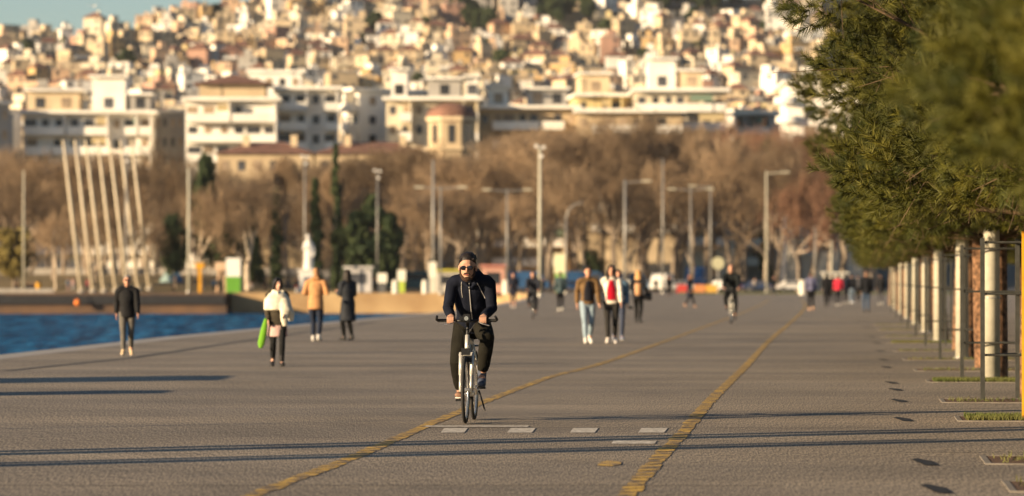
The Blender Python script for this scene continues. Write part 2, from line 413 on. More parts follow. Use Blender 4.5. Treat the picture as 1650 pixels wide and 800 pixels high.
def house_parts(r, wd, dp, st, roof, colour):
    """returns (wall MB, roof MB, roof material, balcony list, window list); base reaches 14 m below grade"""
    h = st*3.0; W = MB(); W.b2(-wd/2, wd/2, -dp/2, dp/2, -14, h)
    R = MB(); bal = []; win = []
    if roof == 'tiled':
        roof_hip(R, -wd/2, wd/2, -dp/2, dp/2, h+.01, 1.6+wd*.08); rm = M['tile']
        if r.random() < .6: W.b2(wd*.12, wd*.12+.8, 0, .8, h+.02, h+3.0)
    else:
        rm = M['slab']; R.b2(-wd/2-.25, wd/2+.25, -dp/2-.25, dp/2+.25, h+.003, h+.35)
        if r.random() < .6:
            x = r.uniform(-.25, .2)*wd; W.b2(x-wd*.2, x+wd*.2, -dp*.1, dp*.4, h+.36, h+2.7); R.b2(x-wd*.22, x+wd*.22, -dp*.12, dp*.42, h+2.703, h+2.9)
        if r.random() < .5:
            x = r.uniform(-.4, .4)*wd; W.b2(x-.6, x+.6, -dp*.4, -dp*.4+1, h+.36, h+1.6)
    for k in range(st):
        z = k*3.0
        if r.random() < .45:
            bal.append((r.uniform(-.15, .15)*wd, z+.15, wd*r.uniform(.5, .9)))
        n = max(2, int(wd/3))
        if k >= st-3:
            for i in range(n):
                if r.random() < .8: win.append((-wd/2+wd*(i+.5)/n, -dp/2-.01, z+1.65, 'y'))
            if r.random() < .7: win.append((-wd/2-.01, r.uniform(-.2, .2)*dp, z+1.65, 'x'))
    return W, R, rm, bal, win

DIRV = ['front', 'left']
rh = random.Random(21)
ROWS = []
d = 1040.0
HL = []
row = 0
while d < 1580:
    x_l = (-60-CX)/F*d; x_r = (1420-CX)/F*d; x = x_l+rh.uniform(0, 6); idx = 0
    big = d < 1180
    while x < x_r:
        wd = rh.uniform(8, 14) if big else rh.uniform(5.5, 10.5)*(1.04-(d-1180)/1300)
        px = CX+F*(x+wd/2)/d
        z = hill_z(x+wd/2, d)
        st = rh.choice([3, 3, 4, 4]) if big else rh.choice([1, 1, 2, 2, 2, 3])
        gap = rh.random() < .07
        yy = d+rh.uniform(-5, 5)
        # wooded patches on the hill
        py = HY-F*(z+5-CH)/d
        wood = (735 < px < 800 and 8 < py < 45) or (870 < px < 960 and 2 < py < 35) or (1050 < px < 1240 and py < 12)
        if not gap and not wood: HL.append([px, x+wd/2, yy, z, wd, st, row, py])
        x += wd*rh.uniform(1.0, 1.25)+rh.uniform(.0, 1.6)
    row += 1; d += 28 if big else 19
# what the frame, the tall fronts and the pines leave in view
HL = [h for h in HL if -25 < h[0] < 1330 and h[7]-h[5]*14 < 175]
HL.sort(key=lambda h: (-F*h[4]/h[2]))
near, rest = HL[:300], HL[300:]
ORD = ['first', 'second', 'third', 'fourth', 'fifth', 'sixth', 'seventh', 'eighth', 'ninth', 'tenth', 'eleventh', 'twelfth', 'thirteenth', 'fourteenth', 'fifteenth',
       'sixteenth', 'seventeenth', 'eighteenth', 'nineteenth', 'twentieth']
def ordinal(k):
    if k < 20: return ORD[k]
    tens = {2: 'twenty', 3: 'thirty', 4: 'forty', 5: 'fifty'}[(k+1)//10]
    return tens+('' if (k+1) % 10 == 0 else '-'+ORD[(k+1) % 10-1]) if (k+1) % 10 else {2: 'twentieth', 3: 'thirtieth', 4: 'fortieth', 5: 'fiftieth'}[(k+1)//10]
rows_ = {}
for h in near: rows_.setdefault(h[6], []).append(h)
rank = {}
for rr_, hs in rows_.items():
    for i, h in enumerate(sorted(hs, key=lambda q: q[0])): rank[id(h)] = i
STN = {1: 'single-storey', 2: 'two-storey', 3: 'three-storey', 4: 'four-storey', 5: 'five-storey'}
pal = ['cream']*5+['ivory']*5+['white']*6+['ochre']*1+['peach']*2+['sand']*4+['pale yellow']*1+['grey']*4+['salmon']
def pick(h):
    r = random.Random(int(h[1]*7+h[2]*13)); c = r.choice(pal); roof = 'tiled' if (h[5] < 4 and r.random() < .24) else 'flat'
    return r, c, roof, r.uniform(-.35, .85)
for h in near:
    r, c, roof, yaw = pick(h); px, x, y, z, wd, st, rw, py = h; dp = wd*r.uniform(.7, 1.0)
    W, R, rm, bal, win = house_parts(r, wd, dp, st, roof, c)
    t = thing('hillside_house', '%s %s house with %s roof, %s from left in %s hillside row' % (c, STN[st], 'red tiled' if roof == 'tiled' else 'flat', ordinal(rank[id(h)]), ordinal(rw)),
              'house', (x, y, z), yaw, 'houses crowded on the hillside')
    W.build('wall', wallmat(c), t); R.build('roof', rm, t)
    for bx, bz, bw in bal:
        B = MB(); B.b2(bx-bw/2, bx+bw/2, -dp/2-1.3, -dp/2-.003, bz-.15, bz); B.b2(bx-bw/2, bx+bw/2, -dp/2-1.3, -dp/2-1.15, bz+.003, bz+.95)
        B.build('balcony', wallmat('white' if r.random() < .6 else c), t)
    for wx, wy, wz, fc in win[:9]: window(t, wx, wy, wz, r.choice([1.2, 1.2, 2.0]), 1.5, fc)
# the smallest far houses as one mass
mb = MB(); ms = [wallmat(c) for c in WALLC]+[M['tile'], M['slab'], M['glass']]; keys = list(WALLC)
for h in rest:
    r, c, roof, yaw = pick(h); px, x, y, z, wd, st, rw, py = h; dp = wd*r.uniform(.7, 1.0)
    W, R, rm, bal, win = house_parts(r, wd, dp, st, roof, c); Rm = Matrix.Rotation(yaw, 3, 'Z')
    for sub, mi in ((W, keys.index(c)), (R, len(keys) if rm is M['tile'] else len(keys)+1)):
        mb.m = mi; mb.add([Rm@Vector(v)+Vector((x, y, z)) for v in sub.v], sub.f)
    mb.m = len(keys)+2
    for wx, wy, wz, fc in win[:6]:
        q = MB(); q.box((wx, wy, wz), (1.2, .12, 1.5) if fc == 'y' else (.12, 1.2, 1.5)); mb.add([Rm@Vector(v)+Vector((x, y, z)) for v in q.v], q.f)
if rest: tag(mb.build('distant_houses', ms), 'mass of tiny pale houses packed between the larger ones near the hill crest', 'houses', kind='stuff')
print('houses', len(near), len(rest))

# ================================================================ waterfront apartment blocks
def apartment(name, label, x0, x1, ytop, d, depth, yaw=0, colour='white', fl=3.2, nfl=8, ncol=5, pent=None, rooftile=False, gallery=True, side='cream', seed=1, wcol=None, baseh=-3):
    """pixel extents give the real width and height at distance d"""
    X0, X1 = (x0-CX)/F*d, (x1-CX)/F*d; wd = (X1-X0); H = zy(ytop, d); r = random.Random(seed)
    t = thing(name, label, 'building', ((X0+X1)/2, d, 0), yaw, 'apartment blocks behind the park')
    y0 = 0 if gallery else 0
    W = MB(); W.b2(-wd/2, wd/2, 0, depth, baseh, H); W.build('wall', wallmat(colour), t)
    R = MB(); R.b2(-wd/2-.6, wd/2+.6, -1.7 if gallery else -.4, depth+.3, H+.003, H+.55)
    R.build('roof_slab', wallmat('white'), t)
    if rooftile:
        q = MB(); roof_hip(q, -wd/2*.8, wd/2*.8, 2, depth-1, H+2.9, 1.8); q.build('roof', M['tile'], t)
        q = MB(); q.b2(-wd/2*.72, wd/2*.72, 3, depth-2, H+.56, H+2.89); q.build('penthouse', wallmat('sand'), t)
    if pent:
        for (a, b, hh, cc) in pent:
            q = MB(); q.b2(-wd/2+wd*a, -wd/2+wd*b, 2.5, depth-1.5, H+.56, H+.56+hh); pp = q.build('penthouse', wallmat(cc), t)
            q = MB(); q.b2(-wd/2+wd*a-.5, -wd/2+wd*b+.5, 1.6, depth-1, H+.563+hh, H+.9+hh); q.build('roof', wallmat('white'), pp)
            n = max(1, int(wd*(b-a)/3))
            for i in range(n): window(pp, -wd/2+wd*(a+(b-a)*(i+.5)/n), 2.49, H+1.9, 1.5, 1.7)
    cw = wd/ncol
    # a run of columns has the same use over all storeys, as on a real front
    use = [r.choice(['bal', 'bal', 'bal', 'win', 'bal', 'bal']) if gallery else 'win' for _ in range(ncol)]
    for k in range(nfl):
        z1 = H-k*fl; z0 = z1-fl
        if z0 < 4: break
        # runs of balconies
        i = 0
        while i < ncol:
            if use[i] == 'bal':
                j = i
                while j+1 < ncol and use[j+1] == 'bal' and r.random() < .8: j += 1
                a, b = -wd/2+i*cw+.15, -wd/2+(j+1)*cw-.15
                B = MB(); B.b2(a, b, -2.1, -.003, z0-.25, z0); B.b2(a, b, -2.1, -1.95, z0+.003, z0+1.1)
                if r.random() < .8: B.b2(a, a+.14, -1.945, -.003, z0+.003, z0+1.0); B.b2(b-.14, b, -1.945, -.003, z0+.003, z0+1.0)
                bo = B.build('balcony', wallmat('white'), t)
                if r.random() < .6:
                    q = MB(); q.b2(b-.3, b-.05, -1.9, -.005, z0+1.1, z0+fl-.26); q.build('partition', wallmat(colour), bo)
                if r.random() < .35:
                    q = MB(); q.b2(b-.3*(b-a), b, -1.75, -1.62, z0+1.5, z0+2.6); q.build('awning', cmat('canvas', r.choice([(.45, .36, .2), (.16, .22, .16), (.4, .3, .18)]), rough=.9), bo)
                for c_ in range(i, j+1):
                    xx = -wd/2+(c_+.5)*cw+r.uniform(-.2, .2); ww = min(cw*r.uniform(.4, .9), 3.4)
                    if r.random() < .9: window(t, xx, -.01, z0+1.25, ww, 2.2)
                i = j+1
            else:
                xx = -wd/2+(i+.5)*cw
                window(t, xx, -.01, z0+1.6, min(1.3, cw*.45), 1.4)
                i += 1
        for s_ in range(max(2, int(depth/5))):
            yy = depth*(s_+.5)/max(2, int(depth/5))
            window(t, -wd/2-.01, yy, z0+1.6, 1.3, 1.4, 'x')
            window(t, wd/2+.01, yy, z0+1.6, 1.3, 1.4, 'x')
    # antennas and boxes on the roof
    for k in range(3):
        q = MB(); xx = r.uniform(-.4, .4)*wd; yy = r.uniform(2, depth*.6); q.tube((xx, yy, H+.56), (xx, yy, H+3.4), .05); q.box((xx, yy, H+3.0), (1.2, .04, .06)); q.box((xx, yy, H+2.6), (.8, .04, .06)); q.build('aerial', M['steel'], t)
    return t
apartment('apartment_block', 'low white block with long balconies behind the leaning masts', 38, 246, 184, 600, 14, .05, 'white', nfl=7, ncol=9, pent=[(.02, .42, 3.2, 'cream'), (.52, .78, 5.5, 'white'), (.82, .97, 2.6, 'grey')], seed=3)
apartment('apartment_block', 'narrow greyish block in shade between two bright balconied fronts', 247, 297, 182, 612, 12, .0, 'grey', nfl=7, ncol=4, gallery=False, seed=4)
apartment('apartment_block', 'cream balconied block with dark red tiled penthouse roof', 299, 447, 163, 596, 15, .03, 'white', nfl=8, ncol=6, rooftile=True, seed=5)
apartment('apartment_block', 'tall white block with lit balconied front and a big white rooftop storey', 447, 546, 145, 604, 15, .06, 'white', nfl=9, ncol=4, seed=8)
apartment('apartment_block', 'big white box storey raised behind the balconied roofs', 402, 486, 118, 640, 14, .04, 'white', nfl=2, ncol=4, gallery=False, seed=18)
apartment('apartment_block', 'white block turned so that its bluish shaded side shows', 540, 590, 148, 626, 16, -.95, 'white', nfl=9, ncol=4, seed=9)
apartment('apartment_block', 'cream block with long rounded balcony bands left of the domed tower', 622, 772, 162, 606, 15, .0, 'ivory', nfl=8, ncol=7, pent=[(.05, .22, 4.5, 'white'), (.45, .8, 3.0, 'grey'), (.86, .98, 3.4, 'white')], seed=11)
apartment('apartment_block', 'long sand-coloured block with dark windows right of the domed tower', 772, 930, 176, 612, 15, .02, 'sand', nfl=8, ncol=8, pent=[(.1, .3, 3.2, 'white'), (.5, .9, 2.8, 'grey')], seed=12)
apartment('apartment_block', 'pale yellow block half hidden by bare treetops', 930, 1022, 156, 640, 14, .08, 'pale yellow', nfl=8, ncol=5, pent=[(.1, .6, 3.4, 'cream')], seed=13)
apartment('apartment_block', 'wide ivory block with a flat overhanging roof above the bare treetops', 1024, 1170, 148, 625, 15, .0, 'ivory', nfl=8, ncol=7, pent=[(.15, .45, 5.0, 'white'), (.5, .75, 3.0, 'cream')], seed=14)
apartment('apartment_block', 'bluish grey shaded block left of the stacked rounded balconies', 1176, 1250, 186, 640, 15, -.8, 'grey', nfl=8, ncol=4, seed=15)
apartment('apartment_block', 'row block showing behind the dark gap above the park', 930, 1100, 182, 606, 14, .0, 'sand', nfl=6, ncol=8, seed=25)
# white building with stacked round balconies beside the pine crown
dW = 560; xw = (1296-CX)/F*dW
t = thing('balcony_tower', 'white tower block with stacked rounded balconies next to the pine crown', 'building', (xw, dW, 0), .0, 'apartment blocks behind the park')
W = MB(); W.b2(-2.6, 9, 0, 14, -3, 31); W.build('wall', wallmat('white'), t)
q = MB(); q.b2(-3.2, 9.5, -.6, 14.3, 31.003, 31.5); q.build('roof_slab', wallmat('white'), t)
for k in range(9):
    z = 28-k*2.85; q = MB(); x = -2.6+k*.28
    q.chain([(x, .6, z), (x, .6, z+.95)], [(1.9, 2.0)]*2, n=16, cap=.05); q.build('balcony', wallmat('white'), t)
    window(t, .7+k*.1, -.01, z+1.5, 1.6, 1.9); window(t, 3.2, -.01, z+1.5, 1.2, 1.5)
# octagonal tower with a tiled dome
dT = 575; sc = dT/F
t = thing('domed_tower', 'yellow octagonal tower under a low red tiled dome', 'tower', ((728-CX)*sc, dT, 0))
def prism(n, r, z0, z1, rot=.39, r1=None):
    m_ = MB(); m_.tube((0, 0, z0), (0, 0, z1), r, r1 or r, n); R_ = Matrix.Rotation(rot, 3, 'Z'); m_.v = [tuple(R_@Vector(v)) for v in m_.v]; return m_
prism(8, 3.9, -2, 26.0).build('wall', wallmat('sand'), t)
prism(8, 4.3, 26.003, 26.6).build('cornice', wallmat('cream'), t); prism(8, 4.5, 21.5, 21.9).build('cornice', wallmat('cream'), t)
q = MB(); q.smooth = True; q.ell((0, 0, 26.62), (4.0, 4.0, 2.3), 24, 10); q.build('dome', M['tile'], t)
for k in range(8):
    a = k*math.pi/4; q = MB(); R_ = Matrix.Rotation(a, 3, 'Z')
    q.box(R_@Vector((0, -3.62, 24.0)), (1.0, .14, 2.8), M=R_); q.build('window', M['glass'], t)
# long low building with a red tiled roof
dR = 560
for nm, lb, x0, x1, yt in (('long_tiled_building', 'long low building with dark red tiled roof below the cream balconies', 350, 505, 240), ('long_tiled_building', 'long tan building with red tiled roof left of the domed tower', 508, 688, 238)):
    X0, X1 = (x0-CX)/F*dR, (x1-CX)/F*dR; t = thing(nm, lb, 'building', ((X0+X1)/2, dR, 0), .0); hw = (X1-X0)/2; H = zy(248, dR)
    q = MB(); q.b2(-hw, hw, 0, 10, -3, H); q.build('wall', wallmat('sand'), t)
    q = MB(); roof_hip(q, -hw, hw, 0, 10, H+.01, 1.9, .6); rf = q.build('roof', M['tile'], t)
    for k in range(2): q = MB(); q.b2(-hw*.5+k*hw, -hw*.5+k*hw+1, 3, 4, H+.4, H+2.9); q.build('chimney', wallmat('cream'), rf)
    for k in range(6):
        for z in (H-1.8, H-5): window(t, -hw+(k+.5)*hw/3, -.01, z, 1.1, 1.5)
# a dark block at the far left and blue-shaded roofs
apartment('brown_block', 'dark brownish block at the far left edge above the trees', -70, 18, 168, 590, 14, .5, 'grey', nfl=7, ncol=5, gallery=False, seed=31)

# ================================================================ trees
def rot_to(v):
    return Vector(v).normalized().to_track_quat('Z', 'Y').to_matrix()
def prisms(name, segs, material):
    """many thin three-sided twigs: segs = (p0, p1, r)"""
    P0 = np.array([s_[0] for s_ in segs]); P1 = np.array([s_[1] for s_ in segs]); R_ = np.array([s_[2] for s_ in segs])[:, None]
    T = P1-P0; T /= np.linalg.norm(T, axis=1)[:, None]+1e-9
    up = np.where(np.abs(T[:, 2:3]) > .9, [[1., 0, 0]], [[0, 0, 1.]]); A = np.cross(T, up); A /= np.linalg.norm(A, axis=1)[:, None]; B = np.cross(T, A)
    k = len(segs); V = np.zeros((k, 6, 3))
    for i in range(3):
        q = 2*math.pi*i/3; o = (A*math.cos(q)+B*math.sin(q))*R_
        V[:, i] = P0+o; V[:, 3+i] = P1+o*.45
    base = (np.arange(k)*6)[:, None]
    Fq = np.concatenate([base+np.array([[i, (i+1) % 3, 3+(i+1) % 3, 3+i]]) for i in range(3)])
    return fastmesh(name, V.reshape(-1, 3), Fq, material, 4)
def bare_tree(seed, H, Wd, tw, narrow=False):
    r = random.Random(seed); trunk = MB(); segs = []
    def rv(s_): return Vector((r.gauss(0, s_), r.gauss(0, s_), r.gauss(0, s_)))
    def grow(p, d_, L_, rad, lev):
        a = p; dd = d_
        for k in range(3):
            b = a+dd*L_/3
            if lev < 2: trunk.tube(a, b, rad*(1-.12*k), rad*(1-.12*(k+1)), 6, False)
            else: segs.append((tuple(a), tuple(b), max(rad*(1-.12*k), .022)))
            dd = (dd+rv(.13)+Vector((0, 0, .05))).normalized(); a = b
            if lev >= 2 and k > 0:
                for _ in range(2):
                    e = a+(dd+rv(.6)).normalized()*L_*r.uniform(.25, .5); segs.append((tuple(a), tuple(e), .022))
        if lev == 4:
            for _ in range(7):
                e = a+(dd+rv(.55)).normalized()*r.uniform(.7, 1.6); segs.append((tuple(a), tuple(e), .024))
                for _ in range(2):
                    f_ = Vector(e)+(dd+rv(.7)).normalized()*r.uniform(.4, .9); segs.append((tuple(e), tuple(f_), .02))
            return
        for _ in range((4, 4, 4, 3)[lev]):
            sp = .26 if narrow else .62
            nd = (dd+rv(sp)+Vector((0, 0, .25 if not narrow else .5))).normalized()
            grow(a if r.random() < .7 else a-dd*L_*.25, nd, L_*r.uniform(.62, .8), rad*.52, lev+1)
    grow(Vector((0, 0, -.3)), Vector((r.uniform(-.1, .1), r.uniform(-.1, .1), 1)).normalized(), H*.30, H*.020, 0)
    # fit to the wanted height and width
    zs = [s_[1][2] for s_ in segs]; xs = [abs(s_[1][0]) for s_ in segs]; kz = H/sorted(zs)[int(len(zs)*.995)]; kx = Wd/2/sorted(xs)[int(len(xs)*.985)]
    f = lambda p: (p[0]*kx, p[1]*kx, p[2]*kz)
    segs = [(f(a), f(b), c) for a, b, c in segs]; trunk.v = [f(v) for v in trunk.v]; trunk.smooth = True
    tm = trunk.mesh('trunk', M['btrunk']); cm = prisms('crown', segs, tw)
    return tm, cm
def place_tree(proto, name, label, cat, loc, sc, rz, group):
    t = thing(name, label, cat, loc, rz, group, 1); t.scale = (sc[0], sc[0], sc[1])
    for nm, me in zip(('trunk', 'crown'), proto):
        link(bpy.data.objects.new(nm, me), t)
    return t
protos = [bare_tree(s_, 20, 13, M['twig']) for s_ in (1, 2, 3, 4)]+[bare_tree(s_, 20, 13, M['twigred']) for s_ in (5, 6)]
poplar = [bare_tree(s_, 20, 3.6, M['twig'], True) for s_ in (8,)]
rt = random.Random(4)
rowsT = [('front', 478, 40), ('second', 505, 42), ('third', 530, 44), ('rear', 548, 46)]
for rn, d, n in rowsT:
    px = -50+rt.uniform(0, 20); k = 0
    while px < 1420:
        if 480 < d < 520 or px > 640 or d > 520 or True:
            top = np.interp(px, [0, 240, 300, 560, 640, 760, 900, 1100, 1290, 1400], [238, 245, 268, 262, 235, 222, 205, 188, 200, 235])+rt.uniform(-10, 16)
            top += rt.choice([0, 0, 14, 22])
            if d == 478: top += 25+rt.uniform(0, 60)
            if 680 < px < 790: top = max(top, 248)
            h = zy(top, d); z0 = lawn_z((px-CX)/F*d, d)
            pr = protos[rt.randrange(4)] if not (px > 1150 and rt.random() < .6) else protos[4+rt.randrange(2)]
            lab = 'bare %s tree, %s from left in the %s row of the park' % ('reddish' if pr in protos[4:] else rt.choice(['brown', 'winter', 'leafless']), ordinal(k), rn)
            place_tree(pr, 'bare_tree', lab, 'tree', at(px, d+rt.uniform(-6, 6), z0), ((h-z0)/20*rt.uniform(.85, 1.1), (h-z0)/20), rt.uniform(0, 6.28), 'bare trees in the park')
        px += rt.uniform(46, 70) if d == 478 else rt.uniform(40, 62)
        k += 1
for px, top, lb in ((466, 250, 'slim bare poplar left of the white statue'), (532, 268, 'slim bare poplar right of the white statue')):
    d = 466; z0 = lawn_z((px-CX)/F*d, d)
    place_tree(poplar[0], 'poplar_tree', lb, 'tree', at(px, d, z0), ((zy(top, d)-z0)/20*1.25, (zy(top, d)-z0)/20), px, 'bare poplars')
for me_ in (protos[1][0], protos[2][0]): pass
pm = [(p_[0].copy(), p_[1]) for p_ in (protos[1], protos[3])]
for a_, _ in pm: a_.materials[0] = M['birch']; a_.name = 'trunk'
for i, (px, top, lb) in enumerate(((325, 300, 'pale-barked leaning bare tree right of the white lamp pole'), (400, 292, 'pale forked bare tree left of the slim poplar'), (205, 330, 'pale thin bare tree behind the leaning masts'), (150, 340, 'pale bare tree at the back of the first masts'), (90, 345, 'pale low bare tree between the shrub and the masts'))):
    d = 458; z0 = lawn_z((px-CX)/F*d, d); t_ = place_tree(pm[i % 2], 'bare_tree', lb, 'tree', at(px, d, z0), ((zy(top, d)-z0)/20*1.15, (zy(top, d)-z0)/20), px*1.3, 'bare trees in the park')
# leafy crowns: clusters of leaf faces
def leafy(seed, H, Wd, shape, n, leaf, material):
    rg = np.random.default_rng(seed); r = random.Random(seed)
    lobes = []
    for k in range(34):
        u = r.random()
        if shape == 'cone': rad = Wd/2*(1-u)**.8*.75+.1; zc = H*(.12+.82*u)
        elif shape == 'column': u = k/33; rad = Wd/2*math.sin(math.pi*min(1, .15+u*.83))*.35; zc = H*(.06+.9*u)
        else: rad = Wd/2*math.sqrt(max(0, 1-(2*u-1)**2))*.75; zc = H*(.3+.6*u)
        a = r.uniform(0, 6.28); q = r.random()**.5
        s_ = Wd*(.14+.1*r.random())*(1.2-.5*u)
        lobes.append((rad*q*math.cos(a), rad*q*math.sin(a), zc, s_))
    lob = np.array(lobes); ids = rg.integers(0, len(lob), n); D = rg.normal(size=(n, 3)); D /= np.linalg.norm(D, axis=1)[:, None]
    P = lob[ids, :3]+D*(lob[ids, 3:]*rg.uniform(.6, 1.05, (n, 1)))*np.array([1, 1, .8])
    A = rg.normal(size=(n, 3)); A /= np.linalg.norm(A, axis=1)[:, None]; B = np.cross(A, D); B /= np.linalg.norm(B, axis=1)[:, None]+1e-9
    L_ = leaf*rg.uniform(.6, 1.3, (n, 1)); V = np.stack([P-B*L_*.5, P+A*L_*.5, P+B*L_*.5, P-A*L_*.5], 1)
    cm = fastmesh('crown', V.reshape(-1, 3), np.arange(n*4).reshape(n, 4), material, 4)
    t_ = MB(); t_.tube((0, 0, -.3), (0, 0, H*.5), H*.02, H*.01, 8); return t_.mesh('trunk', M['btrunk']), cm
conif = leafy(1, 10, 6, 'cone', 5200, .5, M['ever']); bushy = leafy(2, 10, 8, 'round', 5200, .5, M['ever']); cyp = leafy(3, 10, 2.2, 'column', 3600, .4, M['ever']); oliv = leafy(4, 10, 9, 'round', 4800, .5, M['olive'])
for px, base, top, wpx, pr, nm, cat, lb in (
        (541, 440, 228, 26, cyp, 'cypress_tree', 'tree', 'tall thin dark cypress rising above the park roofs'),
        (600, 455, 312, 84, conif, 'conifer_tree', 'tree', 'big dark green conifer left of the cyclist'),
        (575, 450, 335, 60, bushy, 'evergreen_tree', 'tree', 'dark bushy evergreen just left of the big conifer'),
        (628, 450, 338, 44, bushy, 'evergreen_tree', 'tree', 'small dark evergreen at the right of the big conifer'),
        (283, 440, 340, 52, bushy, 'evergreen_tree', 'tree', 'dark evergreen left of the white lamp pole'),
        (362, 440, 352, 50, bushy, 'evergreen_tree', 'tree', 'dark evergreen behind the green and white panel'),
        (330, 430, 240, 46, bushy, 'evergreen_tree', 'tree', 'tall dark evergreen crown over the park near the white lamp pole'),
        (405, 440, 330, 36, conif, 'conifer_tree', 'tree', 'slim conifer between the panel and the poplar'),
        (445, 440, 300, 30, cyp, 'cypress_tree', 'tree', 'dark cypress behind the left poplar'),
        (508, 440, 285, 34, cyp, 'cypress_tree', 'tree', 'dark cypress behind the white statue'),
        (22, 440, 362, 74, oliv, 'olive_shrub', 'shrub', 'yellowish leafy shrub at the left edge beside the first lamp pole'),
        (1235, 455, 225, 34, cyp, 'cypress_tree', 'tree', 'dark cypress among the reddish bare trees on the right'),
        (955, 455, 400, 40, bushy, 'evergreen_tree', 'tree', 'low dark bush behind the walking couple')):
    d = 462 if px < 640 else 520; z0 = lawn_z((px-CX)/F*d, d); h = zy(top, d)-z0
    place_tree(pr, nm, lb, cat, at(px, d, z0), ((wpx*d/F)/({id(cyp): 2.2, id(conif): 6, id(bushy): 8, id(oliv): 9}[id(pr)])*1.15, h/10), px, 'evergreens in the park')
rq = random.Random(9)
k = 0
for (xa, xb, ya, yb, n) in ((735, 800, 10, 40, 9), (872, 960, 2, 34, 12), (1050, 1250, -2, 8, 14), (0, 1260, 20, 140, 30)):
    for i in range(n):
        px = rq.uniform(xa, xb); py = rq.uniform(ya, yb); 
        # distance at which the hill shows at that height
        d = next((dd for dd in range(1040, 1600, 6) if HY-F*(hill_z((px-CX)/F*dd, dd)+2-CH)/dd < py), 1590)
        x = (px-CX)/F*d; s_ = rq.uniform(.6, 1.1)
        k += 1
        place_tree(rq.choice([bushy, conif, bushy]), 'hillside_tree', 'dark green tree between hill houses, %s of the scattered ones from the left' % 'PLACE', 'tree', (x, d-3, hill_z(x, d)-.5), (s_*1.1, s_), px, 'dark trees among the hill houses')['px_'] = px
hs = sorted([o for o in COL.objects if o.name.startswith('hillside_tree')], key=lambda o: o['px_'])
for i, o in enumerate(hs): o['label'] = 'dark green tree among the hill houses, %s from left' % (ordinal(i) if i < 58 else 'one of the last'); del o['px_']
if len(hs) > 58:
    for o in hs[58:]: o['label'] = 'dark green tree at the right end of the hill beside the pine crown'

# ================================================================ pines along the promenade
ROWDX = .0925
def row_x(d, off=2.0): return d*ROWDX+off
def pine(seed, R_, H, zb, n_tuft=6800):
    rg = np.random.default_rng(seed); r = random.Random(seed)
    lobes = []
    for k in range(38):
        u = r.random()**.9; a = r.uniform(0, 6.28); prof = (math.sin(math.pi*(.16+.74*u)))**.7
        q = r.uniform(.35, 1.0)**.6
        s_ = R_*r.uniform(.2, .33)
        rad = max(0, R_*prof-s_*.7)*q
        lobes.append((rad*math.cos(a), rad*math.sin(a), zb+.3+(H-zb-.4)*u, s_))
    lobes += [(R_*.6*math.cos(a)*q, R_*.6*math.sin(a)*q, zb+.25+.25*((k*7) % 5)/4, R_*.25) for k, (a, q) in enumerate([(i*.7, .55+.45*((i*5) % 7)/6) for i in range(18)])]
    lob = np.array(lobes); n = n_tuft
    ids = rg.choice(len(lob), n, p=lob[:, 3]**2/np.sum(lob[:, 3]**2)); D = rg.normal(size=(n, 3)); D[:, 2] += .15; D /= np.linalg.norm(D, axis=1)[:, None]
    P = lob[ids, :3]+D*lob[ids, 3:]*(rg.uniform(.55, 1.02, (n, 1)))*np.array([1, 1, .75])
    keep = P[:, 2] > zb; P = P[keep]; D = D[keep]; n = len(P)
    ax = D*.8+np.array([0, 0, .5])+P*np.array([.25, .25, 0])/R_; ax /= np.linalg.norm(ax, axis=1)[:, None]
    nn = 64
    # needles of one tuft: a brush along the shoot, pointing forward and out
    T = np.repeat(ax, nn, 0); C = np.repeat(P, nn, 0); k = len(T); size = np.repeat(rg.uniform(.6, 1.2, (n, 1)), nn, 0)
    Rn = rg.normal(size=(k, 3)); Rn -= T*np.sum(Rn*T, 1)[:, None]; Rn /= np.linalg.norm(Rn, axis=1)[:, None]
    along = rg.uniform(0, .15, (k, 1))*size; B0 = C+T*along
    dirn = T*rg.uniform(.35, 1.0, (k, 1))+Rn*rg.uniform(.5, .95, (k, 1)); dirn /= np.linalg.norm(dirn, axis=1)[:, None]
    L_ = rg.uniform(.10, .18, (k, 1))*size; tip = B0+dirn*L_; side = np.cross(dirn, rg.normal(size=(k, 3))); side /= np.linalg.norm(side, axis=1)[:, None]
    wn = .0038
    V = np.stack([B0-side*wn, B0+side*wn, tip], 1)
    cm = fastmesh('needles', V.reshape(-1, 3), np.arange(k*3).reshape(k, 3), M['pine'], 3)
    # limbs and dry inner twigs
    tr = MB(); tr.smooth = True; lean = Vector((r.uniform(-.12, .12), r.uniform(-.1, .1), 0)); pts = []
    for j in range(7): u = j/6; pts.append(Vector((lean.x*math.sin(u*3)*1.2, lean.y*u*1.5, -.15+u*(H*.8))))
    for j in range(6): tr.tube(pts[j], pts[j+1], .175*(1-.11*j), .175*(1-.11*(j+1)), 12, False)
    segs = []
    for lb_ in lobes:
        z = max(zb-.1, lb_[2]-r.uniform(.4, 1.4)); a = Vector((np.interp(z, [p.z for p in pts], [p.x for p in pts]), np.interp(z, [p.z for p in pts], [p.y for p in pts]), z)); b = Vector(lb_[:3])
        mid = (a+b)/2+Vector((r.gauss(0, .1), r.gauss(0, .1), -.12)); segs += [(tuple(a), tuple(mid), .04), (tuple(mid), tuple(b), .026)]
        for _ in range(7):
            e = b+Vector((r.gauss(0, 1), r.gauss(0, 1), r.gauss(0, .8))).normalized()*lb_[3]*r.uniform(.6, 1.0); segs.append((tuple(mid+(b-mid)*r.random()), tuple(e), .007))
    # dry dangling twigs at the underside
    low = [l for l in lobes[:38] if l[2] < zb+1.8] or lobes[:6]
    for _ in range(60):
        p = Vector(r.choice(low)[:3])
        for _ in range(3):
            e = p+Vector((r.gauss(0, .22), r.gauss(0, .22), -abs(r.gauss(.05, .16)))); segs.append((tuple(p), tuple(e), .006)); p = e
    lm = prisms('limbs', segs, M['drytwig'])
    return tr.mesh('trunk', M['bark']), lm, cm
